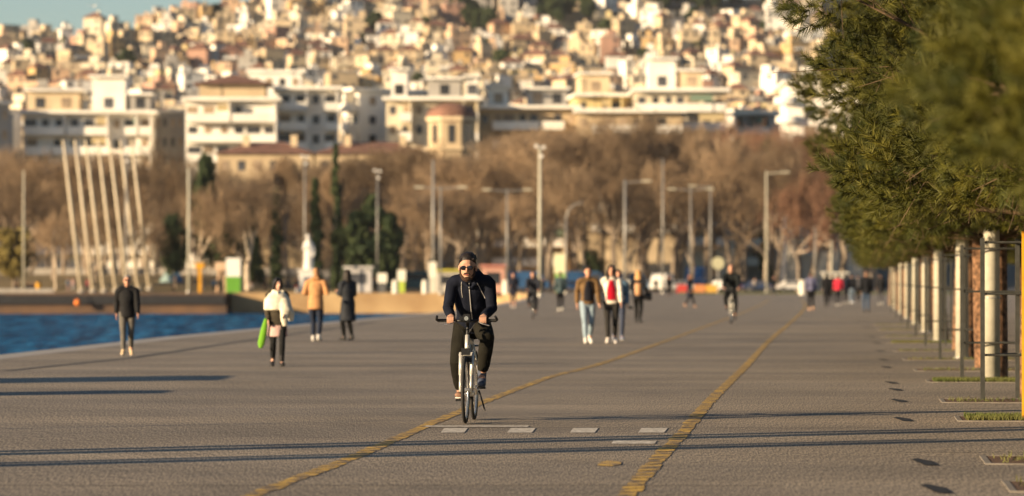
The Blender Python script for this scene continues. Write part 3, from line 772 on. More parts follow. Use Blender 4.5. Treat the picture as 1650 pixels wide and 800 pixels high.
PP = [pine(11, 2.8, 7.6, 2.25), pine(12, 2.7, 7.3, 2.2), pine(13, 2.8, 7.8, 2.3)]
def put_pine(pr, label, x, y, s_, rz, zs=1, group='pines in a row along the promenade'):
    t = thing('pine_tree', label, 'tree', (x, y, 0), rz, group); t.scale = (s_, s_, zs)
    for nm, me in zip(('trunk', 'limbs', 'crown'), pr): link(bpy.data.objects.new(nm, me), t)
    return t
pd = [14.6, 23.0, 30.8, 38.5, 46.2, 54.8, 62.2, 69.9, 77.5, 90, 98, 106, 114, 125, 137, 150, 165, 182, 200, 222]
psc = [.84, .78, .80, 1.05, .98, 1.06, 1.1, 1.1, 1.1, 1.1, 1, 1, 1, 1, 1, 1, 1, 1, 1, 1]
for i, (d, s_) in enumerate(zip(pd, psc)):
    put_pine(PP[(i*2) % 3], ['nearest pine, its blurred crown filling the top right corner', 'second nearest pine of the promenade row, cut by the right frame edge', 'third nearest pine of the promenade row, behind the blurred one',
        'pine whose tufted crown reaches farthest left over the promenade', 'pine beside the yellow post, brown trunk behind grey guard', 'pine behind the tallest cream pole'][i] if i < 6 else '%s pine of the promenade row counted from the camera' % ordinal(i),
        row_x(d, 2.1+(.0 if i % 2 else .12)), d+.4, s_, i*2.1, .84 if i == 0 else 1)
for i, d in enumerate([34, 42, 50, 58, 67, 77, 88, 100, 114, 130, 150]):
    put_pine(PP[i % 3], 'pine of the back row inside the promenade grove, %s from the camera' % ordinal(i), row_x(d, 6.6), d, 1.0, i*1.3+1, 1, 'pines of the second row')

# ---------------------------------------------------------------- poles, tree guards, pits
WP = [54.6, 69.8, 89.7, 106, 124, 143, 163, 184, 206]
for i, d in enumerate(WP):
    x = row_x(d, 2.0)-.02; q = MB(); q.smooth = True; q.tube((0, 0, 0), (0, 0, 7.2), .125, .10, 20)
    t = thing('lamp_pole', 'thick cream lamp pole rising into the pines, %s from the camera' % ordinal(i), 'pole', (x, d, 0), 0, 'cream poles in the pine row')
    q.build('pole', M['whitepole'], t); q = MB(); q.tube((0, 0, .0), (0, 0, .03), .17, .17, 20); q.build('base_plate', M['galv'], t)
    q = MB(); q.tube((0, 0, 1.9), (0, 0, 1.93), .130, .130, 20); q.tube((0, 0, 1.2), (0, 0, 1.22), .130, .130, 20); q.build('band', M['galv'], t)
GD = [38.9, 45.5, 54.4, 68.6, 83, 97, 112, 128, 146, 166]
def guard(parent, m):
    P = {}
    for sx, sy in ((-.42, -.4), (.5, -.4)):
        q = MB(); q.box((sx, sy, .99), (.055, .055, 1.98)); q.build('post', m, parent)
    q = MB(); q.box((.04, .42, .99), (.055, .055, 1.98)); q.build('post', m, parent)
    for z in (.55, 1.3, 1.93):
        q = MB(); q.tube((-.39, -.4, z), (.47, -.4, z), .014); q.tube((-.41, -.375, z), (.02, .41, z), .014); q.tube((.48, -.375, z), (.05, .41, z), .014)
        q.build('rail', m, parent)
for i, d in enumerate(GD):
    yl = i == 0
    x = row_x(d, 1.62)-(.0 if not yl else -.215)
    t = thing('tree_guard', 'yellow painted steel tree guard cut off at the right frame edge' if yl else 'dark grey steel tree guard with thin rails, %s from the camera' % ordinal(i-1), 'tree guard', (x+.38, d+.4, 0), -.09, 'steel guards round the pines')
    if yl: guard(t, M['ypost'])
    else: guard(t, M['steel'])
gr_v = []; rg = np.random.default_rng(5)
PC = [(1622, 786, 0), (1584, 743, 0), (1541, 676, 1), (1516, 647, 0), (1493, 615, 1), (1473, 597, 0), (1455, 580, 0), (1440, 566, 0), (1430, 553, 1), (1420, 543, 0), (1413, 532, 0), (1407, 524, 0)]
for i, (cx_, cy_, g) in enumerate(PC):
    pg = gp(cx_, cy_); d = pg.y-.7; x = pg.x; L_ = 1.4; wd = 2.2
    t = thing('tree_pit', ('square tree pit with %s, %s from the camera' % ('green grass' if g else 'bare brown soil', ordinal(i))), 'tree pit', (x+wd/2, d+L_/2, 0), -.09, 'tree pits beside the promenade')
    q = MB(); f_ = .05
    for a in ((-wd/2, wd/2, -L_/2, -L_/2+f_), (-wd/2, wd/2, L_/2-f_, L_/2), (-wd/2, -wd/2+f_, -L_/2+f_+.002, L_/2-f_-.002), (wd/2-f_, wd/2, -L_/2+f_+.002, L_/2-f_-.002)): q.b2(*a, .0, .010)
    q.build('frame', M['pitframe'], t)
    q = MB(); q.b2(-wd/2+f_+.003, wd/2-f_-.003, -L_/2+f_+.003, L_/2-f_-.003, .001, .006); q.build('soil', M['soil'], t)
    n = 9000 if g else 350
    P = np.stack([rg.uniform(-wd/2+.1, wd/2-.1, n), rg.uniform(-L_/2+.1, L_/2-.1, n), np.full(n, .01)], 1)
    hgt = rg.uniform(.015, .06, n)*(1 if g else 1.0); a = rg.uniform(0, 6.28, n); sd = np.stack([np.cos(a), np.sin(a), 0*a], 1)*.006
    tip = P+np.stack([rg.normal(0, .015, n), rg.normal(0, .015, n), hgt], 1)
    ca, sa = math.cos(-.09), math.sin(-.09); V = np.stack([P-sd, P+sd, tip], 1).reshape(-1, 3)
    V = np.stack([V[:, 0]*ca-V[:, 1]*sa+x+wd/2, V[:, 0]*sa+V[:, 1]*ca+d+L_/2, V[:, 2]], 1); gr_v.append(V)
V = np.concatenate(gr_v); gm = fastmesh('grass', V, np.arange(len(V)).reshape(-1, 3), M['grass'], 3)
tag(link(bpy.data.objects.new('grass', gm)), 'short green grass growing in the tree pits', 'grass', kind='stuff')
# flat dark wedge shapes lying on the paving
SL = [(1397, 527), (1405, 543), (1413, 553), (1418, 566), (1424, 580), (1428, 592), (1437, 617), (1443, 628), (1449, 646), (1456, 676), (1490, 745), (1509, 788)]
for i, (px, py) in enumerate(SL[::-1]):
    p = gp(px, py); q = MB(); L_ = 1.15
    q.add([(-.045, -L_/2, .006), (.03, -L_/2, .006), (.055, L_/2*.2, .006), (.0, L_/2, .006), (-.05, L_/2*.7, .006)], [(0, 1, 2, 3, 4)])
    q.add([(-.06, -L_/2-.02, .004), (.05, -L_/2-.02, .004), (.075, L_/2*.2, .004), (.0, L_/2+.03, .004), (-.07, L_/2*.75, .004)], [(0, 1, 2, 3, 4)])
    o = q.build('dark_patch', M['dark'], None, p); tag(o, 'small dark drain on the paving right of the yellow line, %s from the camera' % ordinal(i), 'drain', 'dark drain shapes in a line')
# ---------------------------------------------------------------- poles of the far quay and park
def lamp(px, d, top, kind='plain', label='', r=.13, m='galv', arm=1.8, z0=0):
    t = thing('street_lamp', label, 'street lamp', at(px, d, z0), 0, 'tall lamp poles'); H = zy(top, d)-z0
    q = MB(); q.smooth = True; q.tube((0, 0, 0), (0, 0, H), r, r*.7, 12); q.build('pole', M[m], t)
    q = MB(); q.tube((0, 0, 0), (0, 0, .25), r*1.8, r*1.6, 12); q.build('base', M['galv'], t)
    if kind in ('right', 'both', 'left'):
        for s_ in ((1,) if kind == 'right' else (-1,) if kind == 'left' else (1, -1)):
            q = MB(); q.tube((0, 0, H-.3), (s_*arm, 0, H-.15), .06); q.build('arm', M[m], t)
            q = MB(); q.box((s_*(arm+.4), 0, H-.13), (.95, .35, .16)); q.build('lamp_head', M['whitepole'], t)
    if kind == 'flood':
        for k, (dx, dz) in enumerate(((-.3, 0), (.3, -.1), (.1, -.9))):
            q = MB(); q.box((dx, -.2, H+dz), (.34, .2, .28)); q.build('floodlight', M['marble'], t)
    return t
for a in ((38, 440, 275, 'plain', 'plain cream lamp pole nearest the left edge of the quay'), (304, 436, 272, 'plain', 'plain pale lamp pole between two dark evergreens'),
          (491, 450, 252, 'flood', 'tall pole with small floodlights beside the white statue'), (608, 450, 275, 'flood', 'pole with floodlights above the dark conifer'),
          (698, 440, 258, 'plain', 'thick pale pole left of the cyclist'), (710, 380, 300, 'both', 'double-armed lamp just left of the cyclist head'),
          (817, 400, 304, 'both', 'double-armed lamp right of the cyclist'), (870, 330, 236, 'flood', 'tallest bright pole with floodlight cluster'),
          (1007, 380, 290, 'right', 'lamp with a short right arm above the walking couple'), (1068, 420, 256, 'plain', 'tall plain pole right of the couple'),
          (1113, 430, 303, 'both', 'double-armed lamp before the blue vehicles'), (1145, 450, 298, 'left', 'pale lamp with arm left of the rear cyclist'),
          (1235, 430, 276, 'right', 'lamp pole with a right arm beside the white car'), (1313, 460, 366, 'plain', 'short pole just left of the pines'), (1340, 440, 388, 'plain', 'shorter pale post under the pine crowns'),
          (203, 446, 248, 'flood', 'grey lamp pole standing among the leaning masts')):
    lamp(a[0], a[1], a[2], a[3], a[4], r=.2 if a[0] in (698,) else .17 if a[0] in (870, 1007, 304) else .115, m='whitepole' if a[0] in (38, 304, 870, 1235, 1340) else 'galv')
t = lamp(912, 400, 350, 'plain', 'curved-top lamp pole behind the cyclists'); q = MB(); q.path([(0, 0, 8.1), (.25, 0, 9.0), (.9, 0, 9.6), (1.8, 0, 9.8)], .08); q.build('arm', M['galv'], t)
for i, (bx, tx_, by) in enumerate(((131, 101, 465), (150, 120, 465), (168, 137, 465), (187, 157, 465), (206, 175, 465), (223, 193, 465), (241, 211, 440))):
    d = 446+i*2; z0 = lawn_z((bx-CX)/F*d, d); H = zy(226, d); dx = (tx_-bx)/F*d
    t = thing('leaning_mast', 'cream pole leaning left, %s from left of the seven slanting masts' % ordinal(i), 'mast', at(bx, d, z0), 0, 'leaning masts on the far quay')
    q = MB(); q.smooth = True; q.tube((0, 0, -.1), (dx, .3, H-z0), .22, .13, 12); q.build('pole', M['mast'], t)
    q = MB(); q.tube((0, 0, 0), (0, 0, .4), .45, .4, 12); q.build('base', M['kerb'], t)
    q = MB(); q.box((0, .0, .62), (.7, .7, .08)); q.build('bracket', M['mast'], t)
# things just outside the frame on the left; their long shadows cross the promenade
for i, (x, y, h, r_) in enumerate(((-9.3, 28.6, 7.5, .20), (-9.3, 29.15, 7.0, .14), (-9.2, 26.6, 3.6, .19), (-9.1, 27.1, 3.3, .11), (-7.8, 35.2, 5.0, .04))):
    t = thing('shade_pole', 'steel pole on the quay side outside the left frame, %s of five' % ordinal(i), 'pole', (x, y, 0), 0, 'slim poles on the quay side')
    q = MB(); q.tube((0, 0, 0), (0, 0, h), r_, r_, 10); q.build('pole', M['steel'], t)
    q = MB(); q.tube((0, 0, 0), (0, 0, .04), .15, .15, 10); q.build('base', M['steel'], t)
for i, (x, y, h, ln) in enumerate(((-9.75, 53.1, 1.2, 2.6), (-9.2, 46.6, 1.0, 1.2))):  # added stone boxes, never in view, that cast the left shadow bands
    t = thing('added_blocker', 'tall stone planter on the quay outside the left frame, %s' % ('farther and longer' if i == 0 else 'nearer and shorter'), 'planter', (x, y, 0), 0, 'stone planters')
    q = MB(); q.b2(-.4, .4, -ln/2, ln/2, 0, h); q.build('box', M['kerb'], t); q = MB(); q.b2(-.45, .45, -ln/2-.05, ln/2+.05, h+.003, h+.08); q.build('rim', M['kerb'], t)
    q = MB(); q.b2(-.35, .35, -ln/2+.05, ln/2-.05, h+.083, h+.10); q.build('soil', M['soil'], t)
# ================================================================ people
def ik(a, b, l1, l2, pole):
    a, b, pole = Vector(a), Vector(b), Vector(pole); d = b-a; L_ = min(d.length, (l1+l2)*.999); u = d.normalized()
    x = (l1*l1-l2*l2+L_*L_)/(2*L_); h = math.sqrt(max(0, l1*l1-x*x)); p = pole-u*pole.dot(u); p.normalize()
    return a+u*x+p*h
SKIN = mat('skin', (.48, .25, .16), .6, var=.06, scale=12); SKIN2 = mat('pale skin', (.58, .34, .24), .6, var=.05, scale=12)
def person(label, loc, yaw, H, top=(.02, .02, .025), bottom=(.03, .03, .035), shoes=(.5, .48, .44), hair=(.015, .011, .009), hairstyle='short', stride=.45, phase=1,
           coat=0.0, female=False, puffy=False, hands=None, lean=0.0, rider=None, skirt=None, detail=1, scarf=None, inner=None, glasses=False, beard=False,
           beltz=None, bare_legs=False, hood=False, group='people on the promenade', socks=None, slim=1.0, headturn=0.0, skin=None, collar=True):
    k = H/1.75; t = thing('person', label, 'person', loc, yaw, group, k)
    skin = skin or SKIN; vx = {2: .0075, 1: .011, 0: .022}[detail]
    wS = .17 if female else .19; wH = .095
    R = rider or {}
    hipc = Vector(R.get('hip', (0, 0, .93))); shc = Vector(R.get('sh', (0, -.02-lean*.35, 1.43-lean*.06)))
    headc = Vector(R.get('head', shc+Vector((0, -.035-lean*.15, .2))))
    ax = (shc-hipc).normalized()
    hip = {s: hipc+Vector((s*wH, 0, -.02)) for s in (-1, 1)}; sh = {s: shc+Vector((s*wS, 0, 0)) for s in (-1, 1)}
    if 'ankle' in R: ank = {s: Vector(R['ankle'][s]) for s in (-1, 1)}; toe = {s: Vector(R['toe'][s]) for s in (-1, 1)}; kp = {s: Vector(R['knee'][s]) for s in (-1, 1)}
    else:
        ank, toe, kp = {}, {}, {}
        for s in (-1, 1):
            f = s*phase; kp[s] = Vector((0, -1, 0))
            if f > 0: ank[s] = Vector((s*.075, -stride/2, .085)); toe[s] = ank[s]+Vector((s*.02, -.165, -.03 if stride > .2 else -.05))
            else: ank[s] = Vector((s*.08, stride/2, .085+.16*stride)); toe[s] = ank[s]+Vector((s*.02, -.16, -.055-.16*stride))
    kn = {s: ik(hip[s], ank[s], .44, .42, kp[s]) for s in (-1, 1)}
    wr, el = {}, {}
    for s in (-1, 1):
        if hands and s in hands: wr[s] = Vector(hands[s])
        else:
            f = -s*phase; wr[s] = sh[s]+Vector((s*.045, -.04-f*stride*.28, -.53+abs(stride)*.03))
        pole = Vector(R.get('elbow', {s: (s*.2, 1, -.3)})[s]); el[s] = ik(sh[s], wr[s], .29, .26, pole)
    # ---- body: one continuous surface
    B = MB(); c = slim
    B.chain([hipc+ax*-.02, hipc+ax*.13, hipc+ax*.30, shc-ax*.05], [(.155, .10), (.125*c, .09*c), (.15*c, .105*c), (.145*c, .085)])
    B.chain([sh[-1]-Vector((-.02, 0, 0)), shc+Vector((0, 0, .02)), sh[1]-Vector((.02, 0, 0))], [.052, .06, .052], side=(0, 0, 1))
    B.chain([shc, shc+(headc-shc)*.62], [(.058, .058), (.052, .055)])
    hd = R.get('face', (0, -1, 0)); fdir = Matrix.Rotation(headturn, 3, 'Z')@Vector(hd).normalized()
    Rz = Matrix.Rotation(math.atan2(fdir.x, -fdir.y), 3, 'Z')@Matrix.Rotation(-math.asin(max(-1, min(1, -fdir.z))), 3, 'X').inverted()
    hs_ = R.get('hscale', 1.0); Rz = Rz@Matrix.Scale(hs_, 3)
    HP = lambda x, y, z: headc+Rz@Vector((x, y, z))
    B.ell(HP(0, .012, .03), (.074, .092, .088), 16, 12, Rz); B.ell(HP(0, -.018, -.035), (.060, .068, .082), 16, 12, Rz)
    B.chain([HP(0, -.088, .022), HP(0, -.104, -.012), HP(0, -.100, -.022)], [(.009, .01), (.014, .013), (.015, .01)], n=8)      # nose
    B.ell(HP(0, -.072, -.085), (.026, .02, .02), 10, 8, Rz)                                                                 # chin
    if detail: 
        B.chain([HP(-.03, -.080, .035), HP(.03, -.080, .035)], [.012, .012], n=8, side=(0, 0, 1))                              # brow
        B.chain([HP(-.018, -.083, -.050), HP(.018, -.083, -.050)], [.009, .009], n=8, side=(0, 0, 1))                          # lips
    for s in (-1, 1): B.ell(HP(s*.077, .008, -.005), (.011, .02, .033), 8, 8, Rz)
    for s in (-1, 1):
        B.chain([hip[s]+Vector((0, 0, .03)), hip[s].lerp(kn[s], .5), kn[s], kn[s].lerp(ank[s], .35), ank[s]], [(.082, .088), (.070, .074), .052, (.052, .056), .035])
        B.chain([ank[s], ank[s].lerp(toe[s], .5)+Vector((0, 0, -.02)), toe[s]], [(.035, .04), (.04, .03), (.036, .022)])
        B.chain([sh[s]+Vector((0, 0, -.005)), sh[s].lerp(el[s], .55), el[s], el[s].lerp(wr[s], .4), wr[s]], [.05, .044, .036, .036, .025])
        hdirs = R.get('grip')
        if hdirs:       # fingers wrap over the bar (bar axis x)
            g = wr[s]; bar = Vector(R['bar'][s])
            B.chain([g, g.lerp(bar, .55)+Vector((0, 0, .022)), bar+Vector((0, .012, .034))], [(.028, .022), (.040, .019), (.041, .015)])
            for i, ln in enumerate((.9, 1.0, .96, .8)):
                fx = (-.031+.0205*i)*s*-1
                b_ = bar+Vector((fx, 0, 0))
                B.chain([b_+Vector((0, .008, .036)), b_+Vector((0, -.026, .031)), b_+Vector((0, -.040, .004)), b_+Vector((0, -.034*ln, -.024)), b_+Vector((0, -.010, -.034*ln))], [.0095, .0092, .0086, .008, .0072], n=10)
            b_ = bar+Vector((-s*.046, .02, .01)); B.chain([b_+Vector((s*.012, .022, .018)), b_+Vector((0, -.012, .004)), b_+Vector((0, -.022, -.022))], [.013, .0105, .009], n=10)
        else:
            fd = (wr[s]-el[s]).normalized(); fd = (fd+Vector((0, -.12, 0))).normalized(); sd = Vector((0, -1, 0)) if abs(fd.z) > .6 else Vector((0, 0, 1)); sd = (sd-fd*sd.dot(fd)).normalized()
            pn = sd.cross(fd)
            B.chain([wr[s], wr[s]+fd*.04, wr[s]+fd*.085], [(.018, .026), (.016, .038), (.013, .038)] , side=pn)
            if detail:
                for i, ln in enumerate((.066, .076, .072, .056)):
                    o = wr[s]+fd*.085+sd*(.028-.0185*i); B.chain([o-fd*.02, o+fd*ln*.5+pn*.004*s, o+fd*ln*.85+pn*s*-.018], [.0085, .008, .007], n=8)
                o = wr[s]+fd*.03+sd*.03; B.chain([o, o+fd*.035+sd*.022, o+fd*.065+sd*.024], [.012, .0095, .008], n=8)
            else: B.chain([wr[s]+fd*.08, wr[s]+fd*.16+pn*s*-.02], [(.014, .034), (.01, .026)], side=pn)
    body = blob('body', B, skin, t, vx, 2)
    # ---- trousers
    T = MB(); b = .018; mb_ = cloth(bottom)
    T.chain([hipc+ax*-.05, hipc+ax*.02, hipc+ax*.12], [(.16, .115), (.165, .125), (.145*c, .115*c)])
    end = R.get('hem', .88) if not bare_legs else .42
    fat = R.get('baggy', 0)
    for s in (-1, 1):
        e_ = kn[s].lerp(ank[s], end)
        T.chain([hip[s]+Vector((0, 0, .03)), hip[s].lerp(kn[s], .5), kn[s], kn[s].lerp(ank[s], .35), e_], [(.095+fat*.6, .102), (.083*c+fat, .088*c+fat), (.062*c+fat, .064*c+fat), (.062*c+fat, .066*c+fat), .048+fat], cap=.3)
        if detail:
            for u_ in (.25, .5, .68, .8): c_ = kn[s].lerp(e_, u_); d_k = (e_-kn[s]).normalized(); o_ = Vector((0, .01*(1 if u_ > .4 else -1), 0)); T.chain([c_-d_k*.006+o_, c_+d_k*.006-o_], [.066*c+fat-.012*u_]*2, cap=.2)
    if 'trouser' not in R or True: blob('trousers', T, mb_, t, max(vx, .011), 3)
    # ---- shoes
    for s in (-1, 1):
        q = MB(); dr = (toe[s]-ank[s]); q.chain([ank[s]+Vector((0, .03, -.035)), ank[s].lerp(toe[s], .45)+Vector((0, 0, -.018)), toe[s]+Vector((0, -.01, 0))], [(.043, .042), (.046, .036), (.042, .028)])
        q.chain([ank[s]+Vector((0, 0, .14 if socks else R.get('hitop', .045))), ank[s]+Vector((0, .005, -.03))], [((.055, .058) if R.get('hitop') else (.045, .047)) if not socks else (.062, .064), (.044, .05)], cap=.3)
        sc_ = shoes[s] if isinstance(shoes, dict) else shoes
        sh_o = blob('shoe', q, cmat('shoe leather', sc_, rough=.6, var=.25, scale=20), t, max(vx, .009), 2)
        if detail:
            q = MB(); a = ank[s]+Vector((0, .05, -.075)); bb = toe[s]+Vector((0, -.02, -.028)); a.z = min(a.z, ank[s].z-.066)
            q.chain([a, a.lerp(bb, .5), bb], [(.04, .012), (.046, .012), (.038, .012)], cap=.8); blob('sole', q, cmat('shoe sole', (.5, .47, .42) if sum(sc_) > .25 else (.05, .05, .05), rough=.7), sh_o, max(vx, .008), 1)
    # ---- jacket / coat
    J = MB(); g = .026 if puffy else .02
    hemlen = coat
    lo = hipc+ax*-.02+Vector((0, 0, -.0))
    cs = []
    if coat > 0:
        cs = [(Vector((hipc.x, hipc.y, hipc.z-coat)), (.19+coat*.05, .15+coat*.1)), (Vector((hipc.x, hipc.y, hipc.z-coat*.5)), (.185, .15))]
    cs += [(lo, (.165+g, .118+g)), (hipc+ax*.14, ((.13+g)*c, (.098+g)*c)), (hipc+ax*.3, ((.155+g)*c, (.115+g)*c)), (shc-ax*.06, ((.155+g)*c, .095+g)), (shc+ax*.0, (.13, .075+g*.5))]
    J.chain([q[0] for q in cs], [q[1] for q in cs], n=20, cap=.25)
    J.chain([sh[-1]-Vector((-.025, 0, .005)), shc+Vector((0, .01, .022)), sh[1]-Vector((.025, 0, .005))], [.056+g*.8, .062+g*.6, .056+g*.8], side=(0, 0, 1))
    J.chain([sh[-1]+Vector((.03, 0, .01)), shc+Vector((0, .02, .055)), sh[1]+Vector((-.03, 0, .01))], [.045, .06, .045], side=(0, 0, 1))
    sf = R.get('sleeve', 1.0)
    for s in (-1, 1):
        e_ = el[s].lerp(wr[s], .94)
        J.chain([sh[s]+Vector((0, 0, -.01)), sh[s].lerp(el[s], .55), el[s], el[s].lerp(wr[s], .5), e_], [(.055+g)*sf, (.048+g)*sf, (.042+g)*sf, (.038+g)*sf, .030+g*.8], cap=.4)
        if detail == 2:      # folds gathered at the elbow and the cuff
            for k_, (u_, r_) in enumerate(((.62, .062), (.80, .060), (.95, .060))): c_ = sh[s].lerp(el[s], u_); J.chain([c_+Vector((0, -.01, .006)), c_+Vector((0, .01, -.006))], [r_*sf+.006]*2, cap=.2)
            for k_, (u_, r_) in enumerate(((.25, .056), (.55, .052), (.8, .047))): c_ = el[s].lerp(wr[s], u_); J.chain([c_+Vector((0, 0, .006)), c_+Vector((0, .0, -.006))], [r_*sf+.007]*2, cap=.2)
    if collar: J.chain([shc+Vector((0, .005, .0)), shc+(headc-shc)*.38], [(.082, .078), (.066, .068)], cap=.3)
    if hood: J.chain([shc+Vector((-.11, .02, .05)), shc+Vector((-.06, .08, .085)), shc+Vector((.06, .08, .085)), shc+Vector((.11, .02, .05))], [.032, .05, .05, .032], side=(0, 0, 1)); J.chain([shc+Vector((-.105, .0, .03)), shc+Vector((-.075, -.07, -.01)), shc+Vector((-.02, -.11, -.06))], [.03, .026, .016]); J.chain([shc+Vector((.105, .0, .03)), shc+Vector((.075, -.07, -.01)), shc+Vector((.02, -.11, -.06))], [.03, .026, .016])
    jk = blob('coat' if coat > .2 else 'jacket', J, puffer(top) if puffy else cloth(top), t, max(vx, .010), 3)
    # ---- hair
    Hh = MB(); hm = cmat('hair', hair, rough=.55, var=.3, scale=40)
    if hairstyle != 'bald':
        for s in (-1, 1): Hh.chain([HP(s*.060, -.040, .085), HP(s*.068, -.015, .060), HP(s*.070, .02, .040), HP(s*.066, .05, .0)], [.012, .012, .012, .012], n=8)
        Hh.ell(HP(0, .025, .064), (.078, .090, .075), 16, 12, Rz); Hh.chain([HP(0, .06, .0), HP(0, .068, -.05)], [(.07, .04), (.05, .03)])
        if detail == 2:
            rr_ = random.Random(2)
            for _ in range(60):
                a_ = rr_.uniform(0, 6.28); e_ = rr_.uniform(.25, 1.3); v_ = Vector((math.cos(a_)*math.cos(e_)*.078, .034+math.sin(a_)*math.cos(e_)*.084, .058+math.sin(e_)*.076)); n_ = Vector((v_.x, v_.y-.034, v_.z-.05)).normalized()
                if v_.z < .09 and v_.y < -.0: continue
                Hh.chain([HP(*v_), HP(*(v_+n_*rr_.uniform(.002, .009)+Vector((.004, -.004, 0))))], [.012, .007], n=6)
        if hairstyle == 'short' and detail < 2: Hh.chain([HP(-.045, -.040, .100), HP(0, -.045, .110), HP(.045, -.040, .100)], [.017, .019, .017], n=8, side=(0, 0, 1))
        if hairstyle in ('long', 'wavy'):
            bw = .085 if hairstyle == 'long' else .10
            Hh.chain([HP(0, .04, .06), HP(0, .06, -.05), HP(0, .08, -.18), HP(0, .085, -.30)], [(.085, .07), (bw, .06), (bw+.01, .05), (.06, .03)])
            for s in (-1, 1): Hh.chain([HP(s*.05, -.03, .085), HP(s*.082, -.015, .0), HP(s*.088, -.02, -.1), HP(s*.085, -.03, -.2)], [(.03, .04), (.022, .04), (.03, .04), (.022, .03)])
        if hairstyle == 'bob':
            for s in (-1, 1): Hh.chain([HP(s*.04, -.05, .09), HP(s*.082, -.02, .01), HP(s*.08, .0, -.09)], [(.03, .035), (.024, .045), (.02, .04)])
            Hh.chain([HP(0, .05, .05), HP(0, .07, -.1)], [(.09, .06), (.085, .045)])
        if hairstyle == 'bun': Hh.ell(HP(0, .12, .1), (.035, .035, .035))
        if hairstyle == 'cap': pass
        blob('hair', Hh, hm, t, max(vx*.9, .008), 2)
    if detail:
        fm = cmat('dark feature', (.03, .018, .015), rough=.4)
        if not glasses:
            for s in (-1, 1):
                q = MB(); q.ell(HP(s*.03, -.0845, .012), (.0125, .006, .006), 8, 6, Rz); q.build('eye', fm, t)
        q = MB(); q.ell(HP(0, -.0915, -.050), (.021, .005, .005), 8, 6, Rz); q.build('mouth', cmat('lip', (.30, .08, .07), rough=.5), t)
    if glasses:
        q = MB(); gm_ = cmat('dark lens', (.008, .008, .012), rough=.08, spec=.8)
        for s in (-1, 1):
            q.ell(HP(s*.031, -.094, .012), (.0265, .009, .0215), 14, 8, Rz)
            q.tube(HP(s*.054, -.088, .018), HP(s*.078, .01, .012), .0035, .0035, 6)
        q.tube(HP(-.012, -.100, .017), HP(.012, -.100, .017), .004, .004, 6); q.build('sunglasses', gm_, t)
    if beard:
        q = MB()
        q.chain([HP(-.064, -.015, .0), HP(-.060, -.035, -.055), HP(-.033, -.070, -.095), HP(0, -.082, -.105), HP(.033, -.070, -.095), HP(.060, -.035, -.055), HP(.064, -.015, .0)], [(.012, .012), (.017, .017), (.018, .02), (.019, .022), (.018, .02), (.017, .017), (.012, .012)], n=10)
        q.ell(HP(0, -.082, -.092), (.036, .02, .022), 10, 8, Rz)
        q.chain([HP(-.030, -.088, -.052), HP(-.02, -.098, -.036), HP(0, -.102, -.034), HP(.02, -.098, -.036), HP(.030, -.088, -.052)], [.006, .0075, .0075, .0075, .006], n=8)
        blob('beard', q, cmat('beard hair', (.035, .018, .011), rough=.9, var=.5, scale=120), t, .006, 2)
    if inner:
        q = MB(); q.chain([shc+Vector((0, -.075, -.015)), shc+Vector((0, -.098, -.2)), Vector((hipc.x, hipc.y-.105, hipc.z+.05))], [(.055, .05), (.10, .058), (.11, .058)], cap=.2); blob('shirt', q, cloth(inner), t, max(vx, .011), 2)
    if skirt:
        q = MB(); L_ = skirt[1]; q.chain([hipc+Vector((0, 0, -L_)), hipc+Vector((0, 0, -L_*.5)), hipc+Vector((0, 0, 0))], [(.205, .165), (.195, .155), (.16, .12)], n=20, cap=.1); blob('skirt', q, cloth(skirt[0]), t, max(vx, .011), 2)
    if scarf == 'shawl':
        q = MB(); q.chain([shc+Vector((0, 0, .06)), shc+Vector((0, -.01, .0)), shc+Vector((0, -.02, -.12)), shc+Vector((0, -.03, -.30))], [(.10, .10), (.20, .135), (.265, .17), (.275, .17)], n=22, cap=.2)
        q.chain([shc+Vector((.10, -.15, -.1)), shc+Vector((.15, -.2, -.32)), shc+Vector((.12, -.2, -.5)), shc+Vector((.14, -.18, -.62))], [(.09, .04), (.11, .05), (.07, .04), (.05, .03)], cap=.3)
        q.chain([shc+Vector((.2, -.1, -.2)), shc+Vector((.26, -.1, -.4)), shc+Vector((.27, -.08, -.52))], [(.07, .06), (.08, .06), (.05, .04)], cap=.3)
        q.chain([shc+Vector((-.08, -.06, .06)), shc+Vector((0, -.12, .02)), shc+Vector((.1, -.06, .05))], [.04, .045, .04])
        blob('shawl', q, cloth((.70, .64, .50)), t, .012, 3)
    elif scarf:
        q = MB(); q.chain([shc+Vector((-.07, -.02, .06)), shc+Vector((0, -.09, .04)), shc+Vector((.07, -.02, .06)), shc+Vector((0, .06, .07))], [.035, .04, .035, .035]); q.chain([shc+Vector((.03, -.11, .02)), shc+Vector((.04, -.14, -.25))], [(.04, .02), (.035, .018)], cap=.3)
        blob('scarf', q, cloth(scarf), t, max(vx, .011), 2)
    t['_j'] = 0
    t.id_properties_ensure(); del t['_j']
    return t, dict(hipc=hipc, shc=shc, headc=headc, wr=wr, el=el, HP=HP, jacket=jk, k=k, body=body)

def place(px, footy, headpx, lo=1.5, hi=1.86):
    """ground point under the feet and the standing height read at that distance"""
    p = gp(px, footy); H = (footy-headpx)/F*p.y
    return p, max(lo, min(hi, H))
def bag(name, label, cat, loc, rz, parts):
    t = thing(name, label, cat, loc, rz)
    for nm, q, m in parts: q.build(nm, m, t)
    return t

